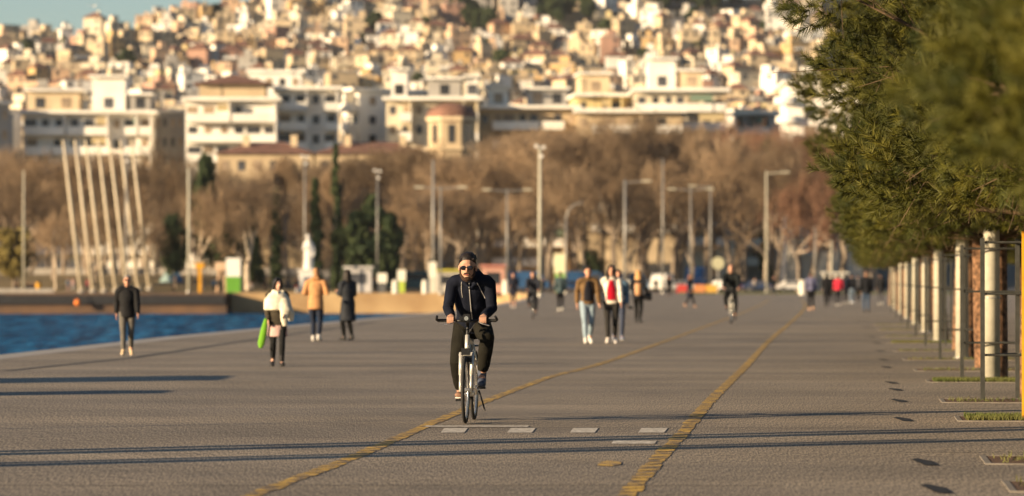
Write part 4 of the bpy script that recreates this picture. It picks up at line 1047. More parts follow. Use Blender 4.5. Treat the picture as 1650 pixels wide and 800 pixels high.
# ---- bicycle -----------------------------------------------------------------
def bicycle(name, label, loc, rz, frame_col, detail=1, sc=1.0, crank=-.42, steer=0.0):
    t = thing(name, label, 'bicycle', loc, rz, 'bicycles on the promenade', sc); r = .345
    fm = cmat('bicycle paint', frame_col, rough=.3, metal=.5 if sum(frame_col) > 1 else .1, spec=.5); blk = cmat('black plastic', (.012, .012, .013), rough=.45); ch = cmat('polished metal', (.65, .63, .6), rough=.25, metal=.9)
    rub = cmat('tyre rubber', (.022, .021, .02), rough=.8)
    fy, ry = -.52, .53; bb = Vector((0, .10, .285)); st0 = Vector((0, -.475, .35))
    def sp(z): return Vector((0, -.475+(z-.35)*.344, z))
    for y in (fy, ry):
        w_ = thing_part('wheel', t, (0, y, r)); 
        if y == fy: w_.rotation_euler = (0, 0, steer)
        q = MB(); q.smooth = True; n = 40
        def torus(q, R0, a, b, m=10):
            vs = []; 
            for i in range(n):
                A = 2*math.pi*i/n
                for j in range(m):
                    B_ = 2*math.pi*j/m; rr = R0+a*math.cos(B_); vs.append((b*math.sin(B_), rr*math.cos(A), rr*math.sin(A)))
            q.add(vs, [(i*m+j, ((i+1) % n)*m+j, ((i+1) % n)*m+(j+1) % m, i*m+(j+1) % m) for i in range(n) for j in range(m)])
        torus(q, r-.021, .021, .019); q.build('tyre', rub, w_)
        q = MB(); q.smooth = True; torus(q, r-.052, .014, .011, 8); q.build('rim', ch, w_)
        if detail:
            for i in range(28):
                A = 2*math.pi*i/28; A2 = A+(.5 if i % 2 else -.5); q = MB() if i == 0 else q
                q.tube((.028*(1 if i % 4 < 2 else -1), .02*math.cos(A2), .02*math.sin(A2)), (0, (r-.06)*math.cos(A), (r-.06)*math.sin(A)), .0012, .0012, 4, False)
            q.build('spokes', ch, w_)
        q = MB(); q.tube((-.045, 0, 0), (.045, 0, 0), .022, .022, 12); q.build('hub', ch, w_)
    hd0, hd1 = sp(.72), sp(.90); seatc = Vector((0, .295, .86))
    q = MB(); q.smooth = True
    q.tube(hd0, hd1, .024, .024, 12); q.tube(sp(.74), bb, .021, .021, 12); q.tube(sp(.88), seatc+Vector((0, -.01, -.06)), .018, .018, 12); q.tube(bb, seatc, .017, .017, 12)
    for s in (-1, 1): q.tube(bb+Vector((s*.03, 0, 0)), (s*.065, ry, r), .011, .009, 8); q.tube(seatc+Vector((s*.015, 0, -.06)), (s*.065, ry, r), .009, .008, 8)
    q.tube(bb-Vector((.035, 0, 0)), bb+Vector((.035, 0, 0)), .026, .026, 12); q.build('frame', fm, t)
    q = MB(); q.smooth = True
    crown = sp(.70)
    q.chain([crown+Vector((-.06, 0, 0)), crown+Vector((.06, 0, 0))], [.024, .024], n=10, side=(0, 0, 1))
    for s in (-1, 1): q.tube(crown+Vector((s*.06, 0, .02)), (s*.056, fy+.06, .50), .021, .020, 12); q.tube((s*.056, fy+.06, .50), (s*.054, fy, r-.02), .015, .013, 12)
    q.build('fork', fm, t)
    q = MB(); q.tube(sp(.90), sp(1.0), .016, .016, 10); q.tube(sp(1.0), (0, -.35, 1.045), .017, .017, 10); q.build('stem', blk, t)
    q = MB(); q.smooth = True; q.path([(-.305, -.335, 1.052), (-.12, -.35, 1.05), (0, -.352, 1.047), (.12, -.35, 1.05), (.305, -.335, 1.052)], .0135, 10); hb = q.build('handlebar', blk, t)
    for s in (-1, 1):
        q = MB(); q.tube((s*.30, -.334, 1.052), (s*.17, -.345, 1.052), .0175, .0175, 10); q.build('grip', rub, hb)
        q = MB(); q.path([(s*.300, -.335, 1.052), (s*.312, -.36, 1.062), (s*.300, -.43, 1.095)], .013, 8); q.build('bar_end', blk, hb)
        q = MB(); q.path([(s*.12, -.37, 1.04), (s*.17, -.41, 1.018), (s*.235, -.41, 1.0)], .006, 6); q.build('brake_lever', ch, hb)
        q = MB(); pts = [Vector((s*.11, -.37, 1.04)), Vector((s*.09, -.46, 1.02)), Vector((s*.03, -.45, .93)), Vector((s*.02, -.40, .80))]; q.path(pts, .004, 5); q.build('cable', blk, t)
    q = MB(); q.box((0, -.40, 1.075), (.075, .035, .06)); q.box((.0, -.38, 1.105), (.06, .05, .03)); q.box((-.06, -.385, 1.075), (.03, .03, .035)); q.build('front_lamp', blk, t)
    q = MB(); q.tube((0, -.419, 1.075), (0, -.425, 1.075), .022, .022, 14); q.build('lamp_lens', ch, t)
    q = MB(); q.box((0, -.47, .735), (.09, .05, .07)); q.box((.02, -.45, .66), (.08, .05, .07)); q.build('brake', blk, t)
    q = MB(); q.tube(seatc, (0, .31, .925), .0135, .0135, 10); q.build('seatpost', ch, t)
    q = MB(); q.chain([(0, .16, .945), (0, .25, .945), (0, .34, .95), (0, .40, .955)], [(.02, .018), (.045, .02), (.075, .024), (.06, .022)]); q.smooth = True; q.build('saddle', blk, t)
    d_c = Vector((0, math.cos(crank)*-.17, -math.sin(crank)*.17))
    for s in (-1, 1):
        e = bb+d_c*s; q = MB(); q.tube(bb+Vector((s*.055, 0, 0)), e+Vector((s*.075, 0, 0)), .013, .010, 8); q.build('crank', ch, t)
        q = MB(); q.box(e+Vector((s*.125, 0, 0)), (.085, .09, .022)); q.build('pedal', blk, t)
    q = MB(); q.tube(bb+Vector((-.05, 0, 0)), bb+Vector((-.044, 0, 0)), .085, .085, 24); q.build('chainring', ch, t)
    q = MB(); q.path([(.06, .42, .31), (.10, .36, .2), (.13, .33, .10)], .009, 6); q.build('kickstand', blk, t)
    for y0 in (ry,):
        q = MB(); n = 14
        for i in range(n):
            A0 = math.radians(20+i*11); A1 = math.radians(20+(i+1)*11); a = (y0+math.cos(A0)*.375, r+math.sin(A0)*.375); b_ = (y0+math.cos(A1)*.375, r+math.sin(A1)*.375)
            q.add([(-.024, a[0], a[1]), (.024, a[0], a[1]), (.024, b_[0], b_[1]), (-.024, b_[0], b_[1]), (-.024, a[0], a[1]+.004), (.024, a[0], a[1]+.004), (.024, b_[0], b_[1]+.004), (-.024, b_[0], b_[1]+.004)], [(0, 1, 2, 3), (7, 6, 5, 4), (0, 4, 5, 1), (3, 2, 6, 7), (1, 5, 6, 2), (0, 3, 7, 4)])
        q.build('mudguard', blk, t)
    q = MB(); q.box((0, .50, .78), (.11, .34, .015)); 
    for s in (-1, 1): q.tube((s*.05, .55, .775), (s*.065, .53, .36), .006, .006, 6)
    q.build('luggage_rack', blk, t)
    return t, bb, d_c
def thing_part(name, parent, loc):
    o = empty(name, loc); o.parent = parent; return o

# ---- the cyclist in front
YW = -.075
wf = gp(750, 683); fwd = Vector((math.sin(YW), -math.cos(YW), 0)); bl = wf-fwd*.52
bk, bb, dc = bicycle('bicycle', 'silver city bicycle ridden by the bearded man towards the camera', bl, YW, (.72, .69, .62), 1, 1.0, crank=-.42, steer=0.0)
RID = dict(hip=(0, .29, 1.0), sh=(.015, -.03, 1.455), head=(-.008, -.175, 1.595), face=(0, -1, -.16),
    ankle={1: tuple(bb+dc+Vector((.125, .075, .125))), -1: tuple(bb-dc+Vector((-.125, .10, .09)))},
    toe={1: tuple(bb+dc+Vector((.130, -.05, .04))), -1: tuple(bb-dc+Vector((-.135, -.055, .055)))},
    knee={1: (.26, -1, .1), -1: (-.10, -1, .1)}, elbow={1: (.30, 1, -.1), -1: (-.30, 1, -.1)}, baggy=.012, hem=.84, hscale=1.13, sleeve=.90, hitop=.11,
    bar={1: (.168, -.343, 1.052), -1: (-.168, -.343, 1.052)}, grip=True)
man, I = person('bearded man in dark hoodie and sunglasses leaning over the handlebar of the silver bicycle', bl, YW, 1.75, top=(.009, .011, .019), bottom=(.014, .013, .010),
    shoes={-1: (.20, .11, .07), 1: (.05, .06, .09)}, hair=(.014, .010, .008), detail=2, rider=RID, hands={1: (.168, -.275, 1.098), -1: (-.168, -.275, 1.098)}, glasses=True, beard=True, hood=True, slim=1.04, skin=mat('tanned skin', (.42, .235, .155), .5, var=.08, scale=18, bump=.1))
bake_blobs()
def front_line(I, pts, r, name, m, off=.004, parent=None):
    """a thin cord laid on the front of the jacket"""
    me = I['jacket'].data; bv = BVHTree.FromPolygons([v.co.copy() for v in me.vertices], [tuple(p.vertices) for p in me.polygons]); out = []
    for x, z in pts:
        h = bv.ray_cast(Vector((x, -1.5, z)), Vector((0, 1, 0)))
        if h[0] is not None: out.append(h[0]+Vector((0, -off, 0)))
    if len(out) > 1: q = MB(); q.path(out, r, 6); return q.build(name, m, I['jacket'] if parent is None else parent)
zipm = cmat('zip metal', (.50, .49, .47), rough=.4, metal=.4); cord = cmat('cord', (.40, .38, .35), rough=.9)
front_line(I, [(.002+.0008*i, 1.435-.021*i) for i in range(19)], .0055, 'zip', zipm)
front_line(I, [(-.075-.006*math.sin(i*.4), 1.45-.018*i) for i in range(10)], .0035, 'drawstring', cord)
front_line(I, [(.085+.0085*i, 1.44-.018*i) for i in range(10)], .0035, 'drawstring', cord)

# ---- the people along the promenade (feet and head heights as seen)
p, H = place(205, 573, 444)
person('grey-haired walker in black padded jacket, grey trousers and sunglasses nearest the water', p, .08, H, top=(.012, .012, .013), bottom=(.12, .11, .095), shoes=(.62, .46, .28), hair=(.22, .20, .18), stride=.48, puffy=True, glasses=True, coat=.08, phase=-1)
p, H = place(447, 591, 449)
person('dark-haired woman wrapped in a cream shawl with pale pink hem and black boots', p, .12, H, top=(.05, .042, .03), bottom=(.02, .02, .02), shoes=(.02, .018, .018), hair=(.012, .01, .01), hairstyle='bob', stride=.36, female=True, coat=.10, skirt=((.55, .36, .32), .33), scarf='shawl', socks=True, headturn=.35, hands={-1: (-.19, -.1, .92), 1: (.12, -.22, 1.02)}, phase=1, skin=SKIN2)
q = MB(); q.chain([(0, 0, .0), (-.03, 0, -.18), (-.075, 0, -.40), (-.085, 0, -.46)], [(.03, .02), (.055, .03), (.06, .032), (.04, .03)], side=(1, 0, 0)); q.smooth = True
bag('folded_umbrella', 'bright green folded umbrella held by the woman in the cream shawl', 'umbrella', (p.x-.19, p.y-.12, .80), 0, [('canopy', q, cmat('green canvas', (.14, .34, .02), rough=.85))])
p, H = place(509, 550, 433)
person('person in camel brown hooded coat and navy trousers walking away from the camera', p, math.pi-.1, H, top=(.46, .235, .10), bottom=(.022, .028, .045), shoes=(.55, .52, .48), hair=(.38, .2, .09), stride=.16, coat=.14, puffy=True, hands={-1: (-.24, -.22, 1.18), 1: (.24, -.2, 1.15)}, hood=True, slim=1.1)
p, H = place(561, 549, 436)
person('dark-haired woman in long black quilted coat beside the person in camel coat', p, math.pi+.55, H, top=(.025, .028, .034), bottom=(.01, .01, .01), shoes=(.015, .015, .015), hair=(.02, .014, .01), hairstyle='long', stride=.12, coat=.42, female=True, puffy=True, hands={-1: (-.16, -.3, 1.2), 1: (.14, -.3, 1.2)}, slim=1.05)
p, H = place(947, 554, 430)
person('young man in brown jacket over dark shirt and light blue jeans', p, .1, H, top=(.14, .085, .04), bottom=(.24, .31, .36), shoes=(.75, .72, .66), hair=(.02, .015, .012), stride=.5, inner=(.015, .015, .02), phase=-1)
p, H = place(985, 554, 428)
person('long-haired woman in white jacket over red top and black trousers', p, -.02, H, top=(.68, .62, .52), bottom=(.03, .028, .026), shoes=(.72, .66, .6), hair=(.010, .008, .008), hairstyle='wavy', stride=.5, female=True, inner=(.40, .01, .025), phase=-1, scarf=None)
p, H = place(994, 550, 433)
person('person in blue denim jacket half hidden behind the woman in the white jacket', p+Vector((.06, 1.2, 0)), .1, 1.72, top=(.10, .17, .24), bottom=(.05, .06, .09), shoes=(.10, .14, .22), hair=(.012, .01, .01), stride=.3, phase=1)
q = MB(); q.box((0, 0, 0), (.10, .06, .07)); q.tube((0, -.03, 0), (0, -.08, 0), .03, .028, 12)
bag('camera', 'small dark camera held low by the person in denim', 'camera', (p.x+.36, p.y+.9, .80), .1, [('camera_body', q, M['dark'])])
p, H = place(1028, 520, 436)
person('blonde woman in black jacket and leggings seen from behind, walking alone', p, math.pi-.25, H, top=(.015, .016, .02), bottom=(.01, .01, .01), shoes=(.02, .02, .02), hair=(.52, .28, .10), hairstyle='wavy', stride=.12, female=True, coat=.12, hands={-1: (-.3, -.1, 1.05), 1: (.25, -.22, 1.12)})
q = MB(); q.smooth = True; q.chain([(0, 0, .0), (0, 0, .34)], [(.11, .075), (.12, .07)], cap=.7)
bag('backpack', 'tan backpack on the back of the blonde woman', 'backpack', (p.x, p.y-.19, .98), 0, [('pack', q, cmat('tan leather', (.50, .27, .13), rough=.6))])
q = MB(); q.smooth = True; q.chain([(0, 0, .0), (.04, 0, .2)], [(.17, .08), (.12, .06)], cap=.7)
bag('shoulder_bag', 'black shoulder bag at the right side of the blonde woman', 'bag', (p.x+.32, p.y, .82), 0, [('pouch', q, cmat('black leather', (.012, .012, .012), rough=.5))])
p, H = place(827, 497, 438)
person('jogger in dark top with bare pale legs left of the dark cyclist', p, .0, H, top=(.018, .020, .03), bottom=(.02, .02, .03), shoes=(.5, .45, .4), stride=.3, bare_legs=True, detail=0, hands={-1: (-.16, -.22, 1.1), 1: (.18, -.2, 1.12)})
p, H = place(903, 502, 437)
person('person in grey-green jacket and black trousers walking away near the left lamps', p, math.pi, H, top=(.05, .075, .08), bottom=(.01, .01, .012), shoes=(.6, .57, .5), stride=.2, puffy=True, detail=0, coat=.08)
p, H = place(1111, 496, 443)
person('person in long dark coat striding sideways across the promenade', p, .9, H, top=(.02, .025, .04), bottom=(.012, .012, .015), shoes=(.25, .15, .1), hair=(.2, .08, .04), hairstyle='long', stride=.55, coat=.36, detail=0)
p, H = place(1307, 501, 436)
person('person in lilac grey jacket and black leggings nearest the right yellow line', p, math.pi, H, top=(.12, .12, .19), bottom=(.008, .008, .01), shoes=(.55, .33, .2), hairstyle='bun', stride=.26, detail=0)
p, H = place(1332, 495, 440)
person('person all in black walking between the lilac jacket and the red jacket', p, math.pi, H, top=(.012, .012, .014), bottom=(.01, .01, .012), shoes=(.02, .02, .02), hairstyle='long', stride=.3, detail=0, coat=.3, phase=-1)
p, H = place(1351, 494, 443)
person('small person in bright red jacket with cream sleeves in the group at the pines', p, math.pi, H, top=(.55, .035, .06), bottom=(.015, .015, .02), shoes=(.4, .38, .35), hairstyle='short', stride=.22, detail=0)
p, H = place(1373, 490, 436)
person('person in black jacket and pale jeans carrying a light bag near the pines', p, math.pi, H, top=(.015, .016, .02), bottom=(.16, .21, .27), shoes=(.6, .6, .6), hairstyle='short', stride=.25, detail=0, phase=-1)
q = MB(); q.smooth = True; q.chain([(0, 0, 0), (0, 0, .25)], [(.13, .07), (.1, .06)], cap=.6)
bag('hand_bag', 'pale hand bag beside the person in pale jeans', 'bag', (p.x-.34, p.y, .75), 0, [('pouch', q, cmat('pale leather', (.6, .54, .42), rough=.6))])
p, H = place(1396, 505, 431)
person('tall man in dark jacket and blue jeans walking away close to the pines', p, math.pi, H, top=(.014, .015, .018), bottom=(.05, .075, .12), shoes=(.03, .03, .03), hair=(.16, .1, .07), stride=.2, detail=0, coat=.08)
p, H = place(1341, 488, 441)
person('person in charcoal coat just behind the person all in black', p, math.pi, H, top=(.025, .024, .026), bottom=(.02, .02, .025), shoes=(.03, .03, .03), stride=.3, detail=0, coat=.2)
p, H = place(1363, 491, 440)
person('person in dark navy jacket right of the small person in red', p, math.pi, H, top=(.015, .018, .03), bottom=(.015, .015, .02), shoes=(.3, .28, .25), stride=.35, detail=0, hairstyle='long')
p, H = place(1383, 486, 437)
person('person in grey jacket and black trousers left of the tall man in jeans', p, math.pi, H, top=(.07, .07, .075), bottom=(.01, .01, .012), shoes=(.03, .03, .03), stride=.3, detail=0, phase=-1)
p, H = place(1419, 492, 434)
person('person in dark coat closest to the pine trunks', p, math.pi, H, top=(.02, .02, .022), bottom=(.06, .06, .065), shoes=(.4, .38, .34), stride=.25, detail=0, coat=.15)
p, H = place(1247, 476, 434)
person('distant person in dark jacket standing by the tall lamp pole on the verge', p, .3, H, top=(.014, .015, .018), bottom=(.03, .035, .05), shoes=(.03, .03, .03), stride=.15, detail=0)
p, H = place(1078, 478, 438)
person('distant person in black beside the pale vans', p, .3, H, top=(.012, .012, .014), bottom=(.012, .012, .014), shoes=(.03, .03, .03), stride=.25, detail=0)
# two more riders
def rider(label, blabel, px, fy, headpx, top, bottom, bike, yaw, bald, s_, rid=None, hair=(.02, .015, .01)):
    g = gp(px, fy); f = Vector((math.sin(yaw), -math.cos(yaw), 0)); l = g-f*.52
    b_, bb_, dc_ = bicycle('bicycle', blabel, l, yaw, bike, 0, s_, crank=.9)
    R_ = dict(hip=(0, .30, .99), sh=(0, .12, 1.48), head=(0, .06, 1.69), face=(0, -1, 0), ankle={1: tuple(bb_+dc_+Vector((.12, .08, .11))), -1: tuple(bb_-dc_+Vector((-.12, .08, .11)))},
        toe={1: tuple(bb_+dc_+Vector((.13, -.06, .05))), -1: tuple(bb_-dc_+Vector((-.13, -.06, .05)))}, knee={1: (.2, -1, .1), -1: (-.2, -1, .1)}, elbow={1: (.9, .5, -.2), -1: (-.9, .5, -.2)},
        bar={1: (.22, -.343, 1.052), -1: (-.22, -.343, 1.052)}, grip=True)
    person(label, l, yaw, 1.75*s_, top=top, bottom=bottom, shoes=(.03, .03, .03), hair=hair, hairstyle='bald' if bald else 'short', detail=0, rider=R_, hands={1: (.22, -.275, 1.098), -1: (-.22, -.275, 1.098)}, puffy=True)
rider('bald man in black jacket riding upright on the right-hand lane', 'pale bicycle under the bald man on the lane', 1179, 522, 418, (.010, .012, .012), (.01, .01, .01), (.6, .58, .5), -.02, True, 1.10)
rider('dark-clothed rider with a dark bicycle in the middle of the promenade', 'dark bicycle of the rider left of the walking couple', 859, 514, 436, (.02, .022, .03), (.012, .012, .015), (.03, .03, .03), .02, False, 1.0)

# ---- tiny figures on the far quay: three prototypes copied with their parts
def mini(label, px, d, top, bottom, sc=1, sit=False, yaw=0, z=None):
    x = (px-CX)/F*d; z = lawn_z(x, d) if z is None else z
    t, _ = person(label, (x, d, max(0, z)), yaw, 1.7*sc, top=top, bottom=bottom, shoes=(.03, .03, .03), stride=.3 if not sit else .1, detail=0, group='people on the far quay') if not sit else sitting(label, (x, d, max(0, z)), yaw, top, bottom)
    return t
def sitting(label, loc, yaw, top, bottom):
    R_ = dict(hip=(0, .1, .42), sh=(0, .06, .92), head=(0, .02, 1.12), face=(0, -1, 0), ankle={1: (.1, -.42, .09), -1: (-.1, -.42, .09)}, toe={1: (.1, -.58, .05), -1: (-.1, -.58, .05)}, knee={1: (0, -.3, 1), -1: (0, -.3, 1)}, elbow={1: (.6, .6, -.2), -1: (-.6, .6, -.2)})
    return person(label, loc, yaw, 1.75, top=top, bottom=bottom, shoes=(.03, .03, .03), detail=0, rider=R_, hands={1: (.14, -.25, .58), -1: (-.14, -.25, .58)}, group='people on the far quay', coat=.0)
BK = (.013, .013, .015)
for lb, px, d, tc_, bc_, st_, yw in (
        ('person in dark clothes sitting on the quay left of the first lamp pole', 27, 436, BK, BK, True, .5), ('person in black sitting right beside the first lamp pole', 45, 437, BK, BK, True, -.2),
        ('third dark seated figure near the yellow litter bin on the quay', 53, 438, (.02, .02, .03), BK, True, .2),
        ('standing person in grey-blue top left of the leaning masts', 110, 440, (.16, .19, .22), (.3, .2, .18), False, .4), ('person in pink and grey among the leaning masts', 118, 441, (.45, .3, .26), (.3, .28, .26), False, .1),
        ('person in dark red top standing between two masts', 141, 443, (.2, .04, .05), (.04, .03, .05), False, 2), ('bending person in black right of the masts', 279, 437, BK, BK, False, 1.5),
        ('person in blue left of the green and white panel', 345, 441, (.12, .22, .32), BK, False, .2), ('person in black near the green and white panel', 352, 440, BK, BK, False, 2.1),
        ('pale figure sitting right of the green and white panel', 404, 442, (.5, .42, .34), (.3, .26, .2), True, .3), ('dark person behind the cream shawl woman', 427, 444, BK, BK, False, .8),
        ('dark person right behind the cream shawl woman', 464, 444, (.02, .03, .05), BK, False, 2.8), ('person in black left of the camel coat', 478, 445, BK, (.2, .05, .04), False, .4),
        ('dark person left of the small white bollards', 605, 446, (.02, .03, .04), BK, False, .4), ('dark person standing by the teal container', 618, 448, BK, BK, False, .4),
        ('dark person right of the front cyclist in the far crowd', 875, 430, BK, BK, False, .4), ('dark far pedestrian behind the grey-green jacket', 889, 425, (.03, .02, .02), BK, False, 1.4),
        ('far pedestrian in black left of the pale van', 1057, 425, BK, BK, False, .1), ('far pedestrian in light top near the parked cars', 1216, 420, (.3, .26, .24), (.03, .04, .06), False, .1)):
    mini(lb, px, d, tc_, bc_, 1, st_, yw)

# ================================================================ far objects on the quay and at the end of the promenade
def box_part(t, nm, x0, x1, y0, y1, z0, z1, m):
    q = MB(); q.b2(x0, x1, y0, y1, z0, z1); return q.build(nm, m, t)
def C(col, **k): return cmat('painted panel', col, rough=.6, var=.06, scale=1, **k)
def obj_at(name, label, cat, px, d, z=None, rz=0):
    x = (px-CX)/F*d; return thing(name, label, cat, (x, d, max(0, lawn_z(x, d)) if z is None else z), rz)
# statue on plinth
t = obj_at('plinth', 'tall white stone plinth carrying the white statue', 'plinth', 497, 446)
box_part(t, 'base', -1.5, 1.5, -1.2, 1.2, 0, .5, M['marble']); box_part(t, 'block', -1.1, 1.1, -.9, .9, .503, 2.6, M['marble']); box_part(t, 'cornice', -1.25, 1.25, -1.05, 1.05, 2.603, 2.8, M['marble'])
q = MB(); q.chain([(0, 0, 0), (.05, 0, 1.2), (.1, 0, 2.2), (0, 0, 3.2)], [(.62, .5), (.55, .45), (.6, .45), (.42, .35)]); q.ell((-.05, -.05, 3.85), (.27, .3, .36)); q.chain([(.4, 0, 3.0), (.65, -.1, 2.2), (.6, -.3, 1.6)], [.2, .18, .14]); q.chain([(-.4, 0, 3.0), (-.55, -.3, 2.4), (-.3, -.5, 2.5)], [.2, .17, .13])
o = blob('statue', q, M['marble'], None, .06, 3); o.location = (t.location.x, 446, t.location.z+2.805); tag(o, 'white standing statue in a long robe on its plinth', 'statue')
# green and white panel
t = obj_at('advert_panel', 'freestanding panel, white above and bright green below, on the far quay', 'sign', 376, 440)
box_part(t, 'upper_panel', -.85, .85, -.2, .2, 1.9, 4.1, C((.75, .72, .66))); box_part(t, 'lower_panel', -.85, .85, -.2, .2, .05, 1.897, C((.11, .30, .03))); box_part(t, 'side_frame', .853, 1.15, -.25, .25, .05, 4.0, M['steel'])
t = obj_at('trestle', 'tan slanted board stand left of the green and white panel', 'stand', 357, 442)
q = MB(); q.tube((-.5, 0, 0), (-.15, 0, 3.4), .18, .14); q.tube((.6, 0, 0), (.2, 0, 3.4), .18, .14); q.build('legs', C((.5, .33, .2)), t); box_part(t, 'board', -.75, .75, -.1, .1, 2.6, 3.6, C((.6, .42, .28)))
t = obj_at('yellow_sign', 'yellow T-shaped sign post on the far quay', 'sign', 322, 440)
box_part(t, 'post', -.18, .18, -.1, .1, 0, 2.9, M['ypost']); box_part(t, 'plate', -.5, .5, -.14, .14, 2.903, 3.5, M['ypost'])
for px, col, lb in ((270, (.35, .48, .46), 'pale teal beach tent on the lawn'), (284, (.02, .11, .24), 'blue tent next to the pale teal one on the lawn')):
    t = obj_at('tent', lb, 'tent', px, 470+px*.02); q = MB(); q.add([(-1, -1, 0), (1, -1, 0), (1, 1, 0), (-1, 1, 0), (0, 0, 1.7)], [(0, 1, 4), (1, 2, 4), (2, 3, 4), (3, 0, 4)]); q.build('canopy', C(col), t); q = MB(); q.tube((0, 0, 1.6), (0, 0, 1.85), .04); q.build('finial', M['steel'], t)
t = obj_at('litter_bin', 'yellow litter bin on the quay beside the seated people', 'bin', 62, 434); q = MB(); q.tube((0, 0, 0), (0, 0, 1.2), .28, .32, 14); q.build('drum', M['ypost'], t); q = MB(); q.tube((0, 0, 1.203), (0, 0, 1.3), .35, .3, 14); q.build('lid', M['steel'], t)
t = thing('mooring_buoy', 'round orange buoy hanging on the dark quay wall', 'buoy', ((125-CX)/F*429, 428.9, -1.1)); q = MB(); q.smooth = True; q.ell((0, 0, 0), (.36, .36, .4)); q.build('float', C((.75, .20, .03)), t); q = MB(); q.tube((0, 0, .35), (0, .3, 1.0), .04); q.build('rope', M['dark'], t)
# low pale walls on the lawn
for lb, x0, x1, d in (('long low pale wall on the lawn behind the leaning masts', 0, 250, 505), ('low pale wall with seats between the lamp pole and the statue', 256, 480, 500), ('low tan wall right of the statue', 512, 590, 498)):
    X0, X1 = (x0-CX)/F*d, (x1-CX)/F*d; z = lawn_z(X0, d); t = thing('garden_wall', lb, 'wall', ((X0+X1)/2, d, z)); h = (X1-X0)/2
    box_part(t, 'wall', -h, h, -.2, .2, -.3, .75, M['kerb']); box_part(t, 'coping', -h-.05, h+.05, -.3, .3, .753, .9, M['kerb'])
def kiosk(label, px, d, w_, h_, dep, col, roof, extra=None):
    t = obj_at('kiosk', label, 'kiosk', px, d); box_part(t, 'wall', -w_/2, w_/2, -dep/2, dep/2, 0, h_, C(col)); box_part(t, 'roof', -w_/2-.25, w_/2+.25, -dep/2-.4, dep/2+.2, h_+.003, h_+.25, C(roof))
    box_part(t, 'counter_opening', -w_*.32, w_*.32, -dep/2-.03, -dep/2-.003, 1.0, h_*.8, M['glass']); return t
kiosk('light grey kiosk right of the woman in the long black coat', 578, 455, 3.2, 2.9, 2.5, (.5, .48, .46), (.55, .53, .5))
kiosk('salmon pink kiosk right behind the front cyclist', 795, 430, 2.6, 3.0, 2.5, (.55, .30, .22), (.5, .2, .15))
t = kiosk('kiosk with yellow-green awning left behind the front cyclist', 728, 440, 4.2, 2.5, 2.5, (.45, .42, .36), (.50, .45, .05))
kiosk('small white kiosk at the end of the promenade', 1345, 440, 2.6, 2.2, 2, (.6, .57, .5), (.5, .48, .42))
def panel(label, px, d, w_, h_, c1, c2):
    t = obj_at('advert_panel', label, 'sign', px, d); box_part(t, 'upper_panel', -w_/2, w_/2, -.15, .15, h_*.5, h_, C(c1)); box_part(t, 'lower_panel', -w_/2*.8, w_/2*.8, -.12, .12, 0, h_*.5-.003, C(c2)); return t
panel('white poster panel on the quay left of the cyclist', 616, 445, 1.1, 2.3, (.75, .72, .62), (.1, .1, .1)); panel('white and yellow-green poster panel on the quay', 647, 443, 1.0, 2.7, (.72, .70, .58), (.38, .48, .06))
panel('white and green round-topped sign behind the dark rider', 903, 440, 1.5, 4.6, (.70, .66, .42), (.2, .42, .1)); panel('tall thin white panel beside the thick pole', 697, 436, .9, 3.6, (.72, .68, .56), (.6, .56, .45))
t = obj_at('round_sign', 'round pale sign on a post left of the bald rider', 'sign', 1157, 400); q = MB(); q.tube((0, 0, 0), (0, 0, 2.6), .07); q.build('post', M['galv'], t); q = MB(); q.tube((0, -.06, 3.3), (0, .06, 3.3), .68, .68, 24); q.build('disc', C((.42, .40, .26)), t)
for px, d, lb in ((637, 420, 'left small white bollard on the quay'), (685, 415, 'right small white bollard on the quay'), (815, 400, 'white bollard left of the jogger'), (1012, 405, 'white post right of the denim jacket'), (1293, 375, 'white square post at the right end of the verge')):
    t = obj_at('bollard', lb, 'bollard', px, d); q = MB(); q.tube((0, 0, 0), (0, 0, 1.35), .38, .34, 16); q.build('post', C((.66, .62, .52)), t); q = MB(); q.ell((0, 0, 1.36), (.36, .36, .15)); q.build('cap', C((.66, .62, .52)), t)
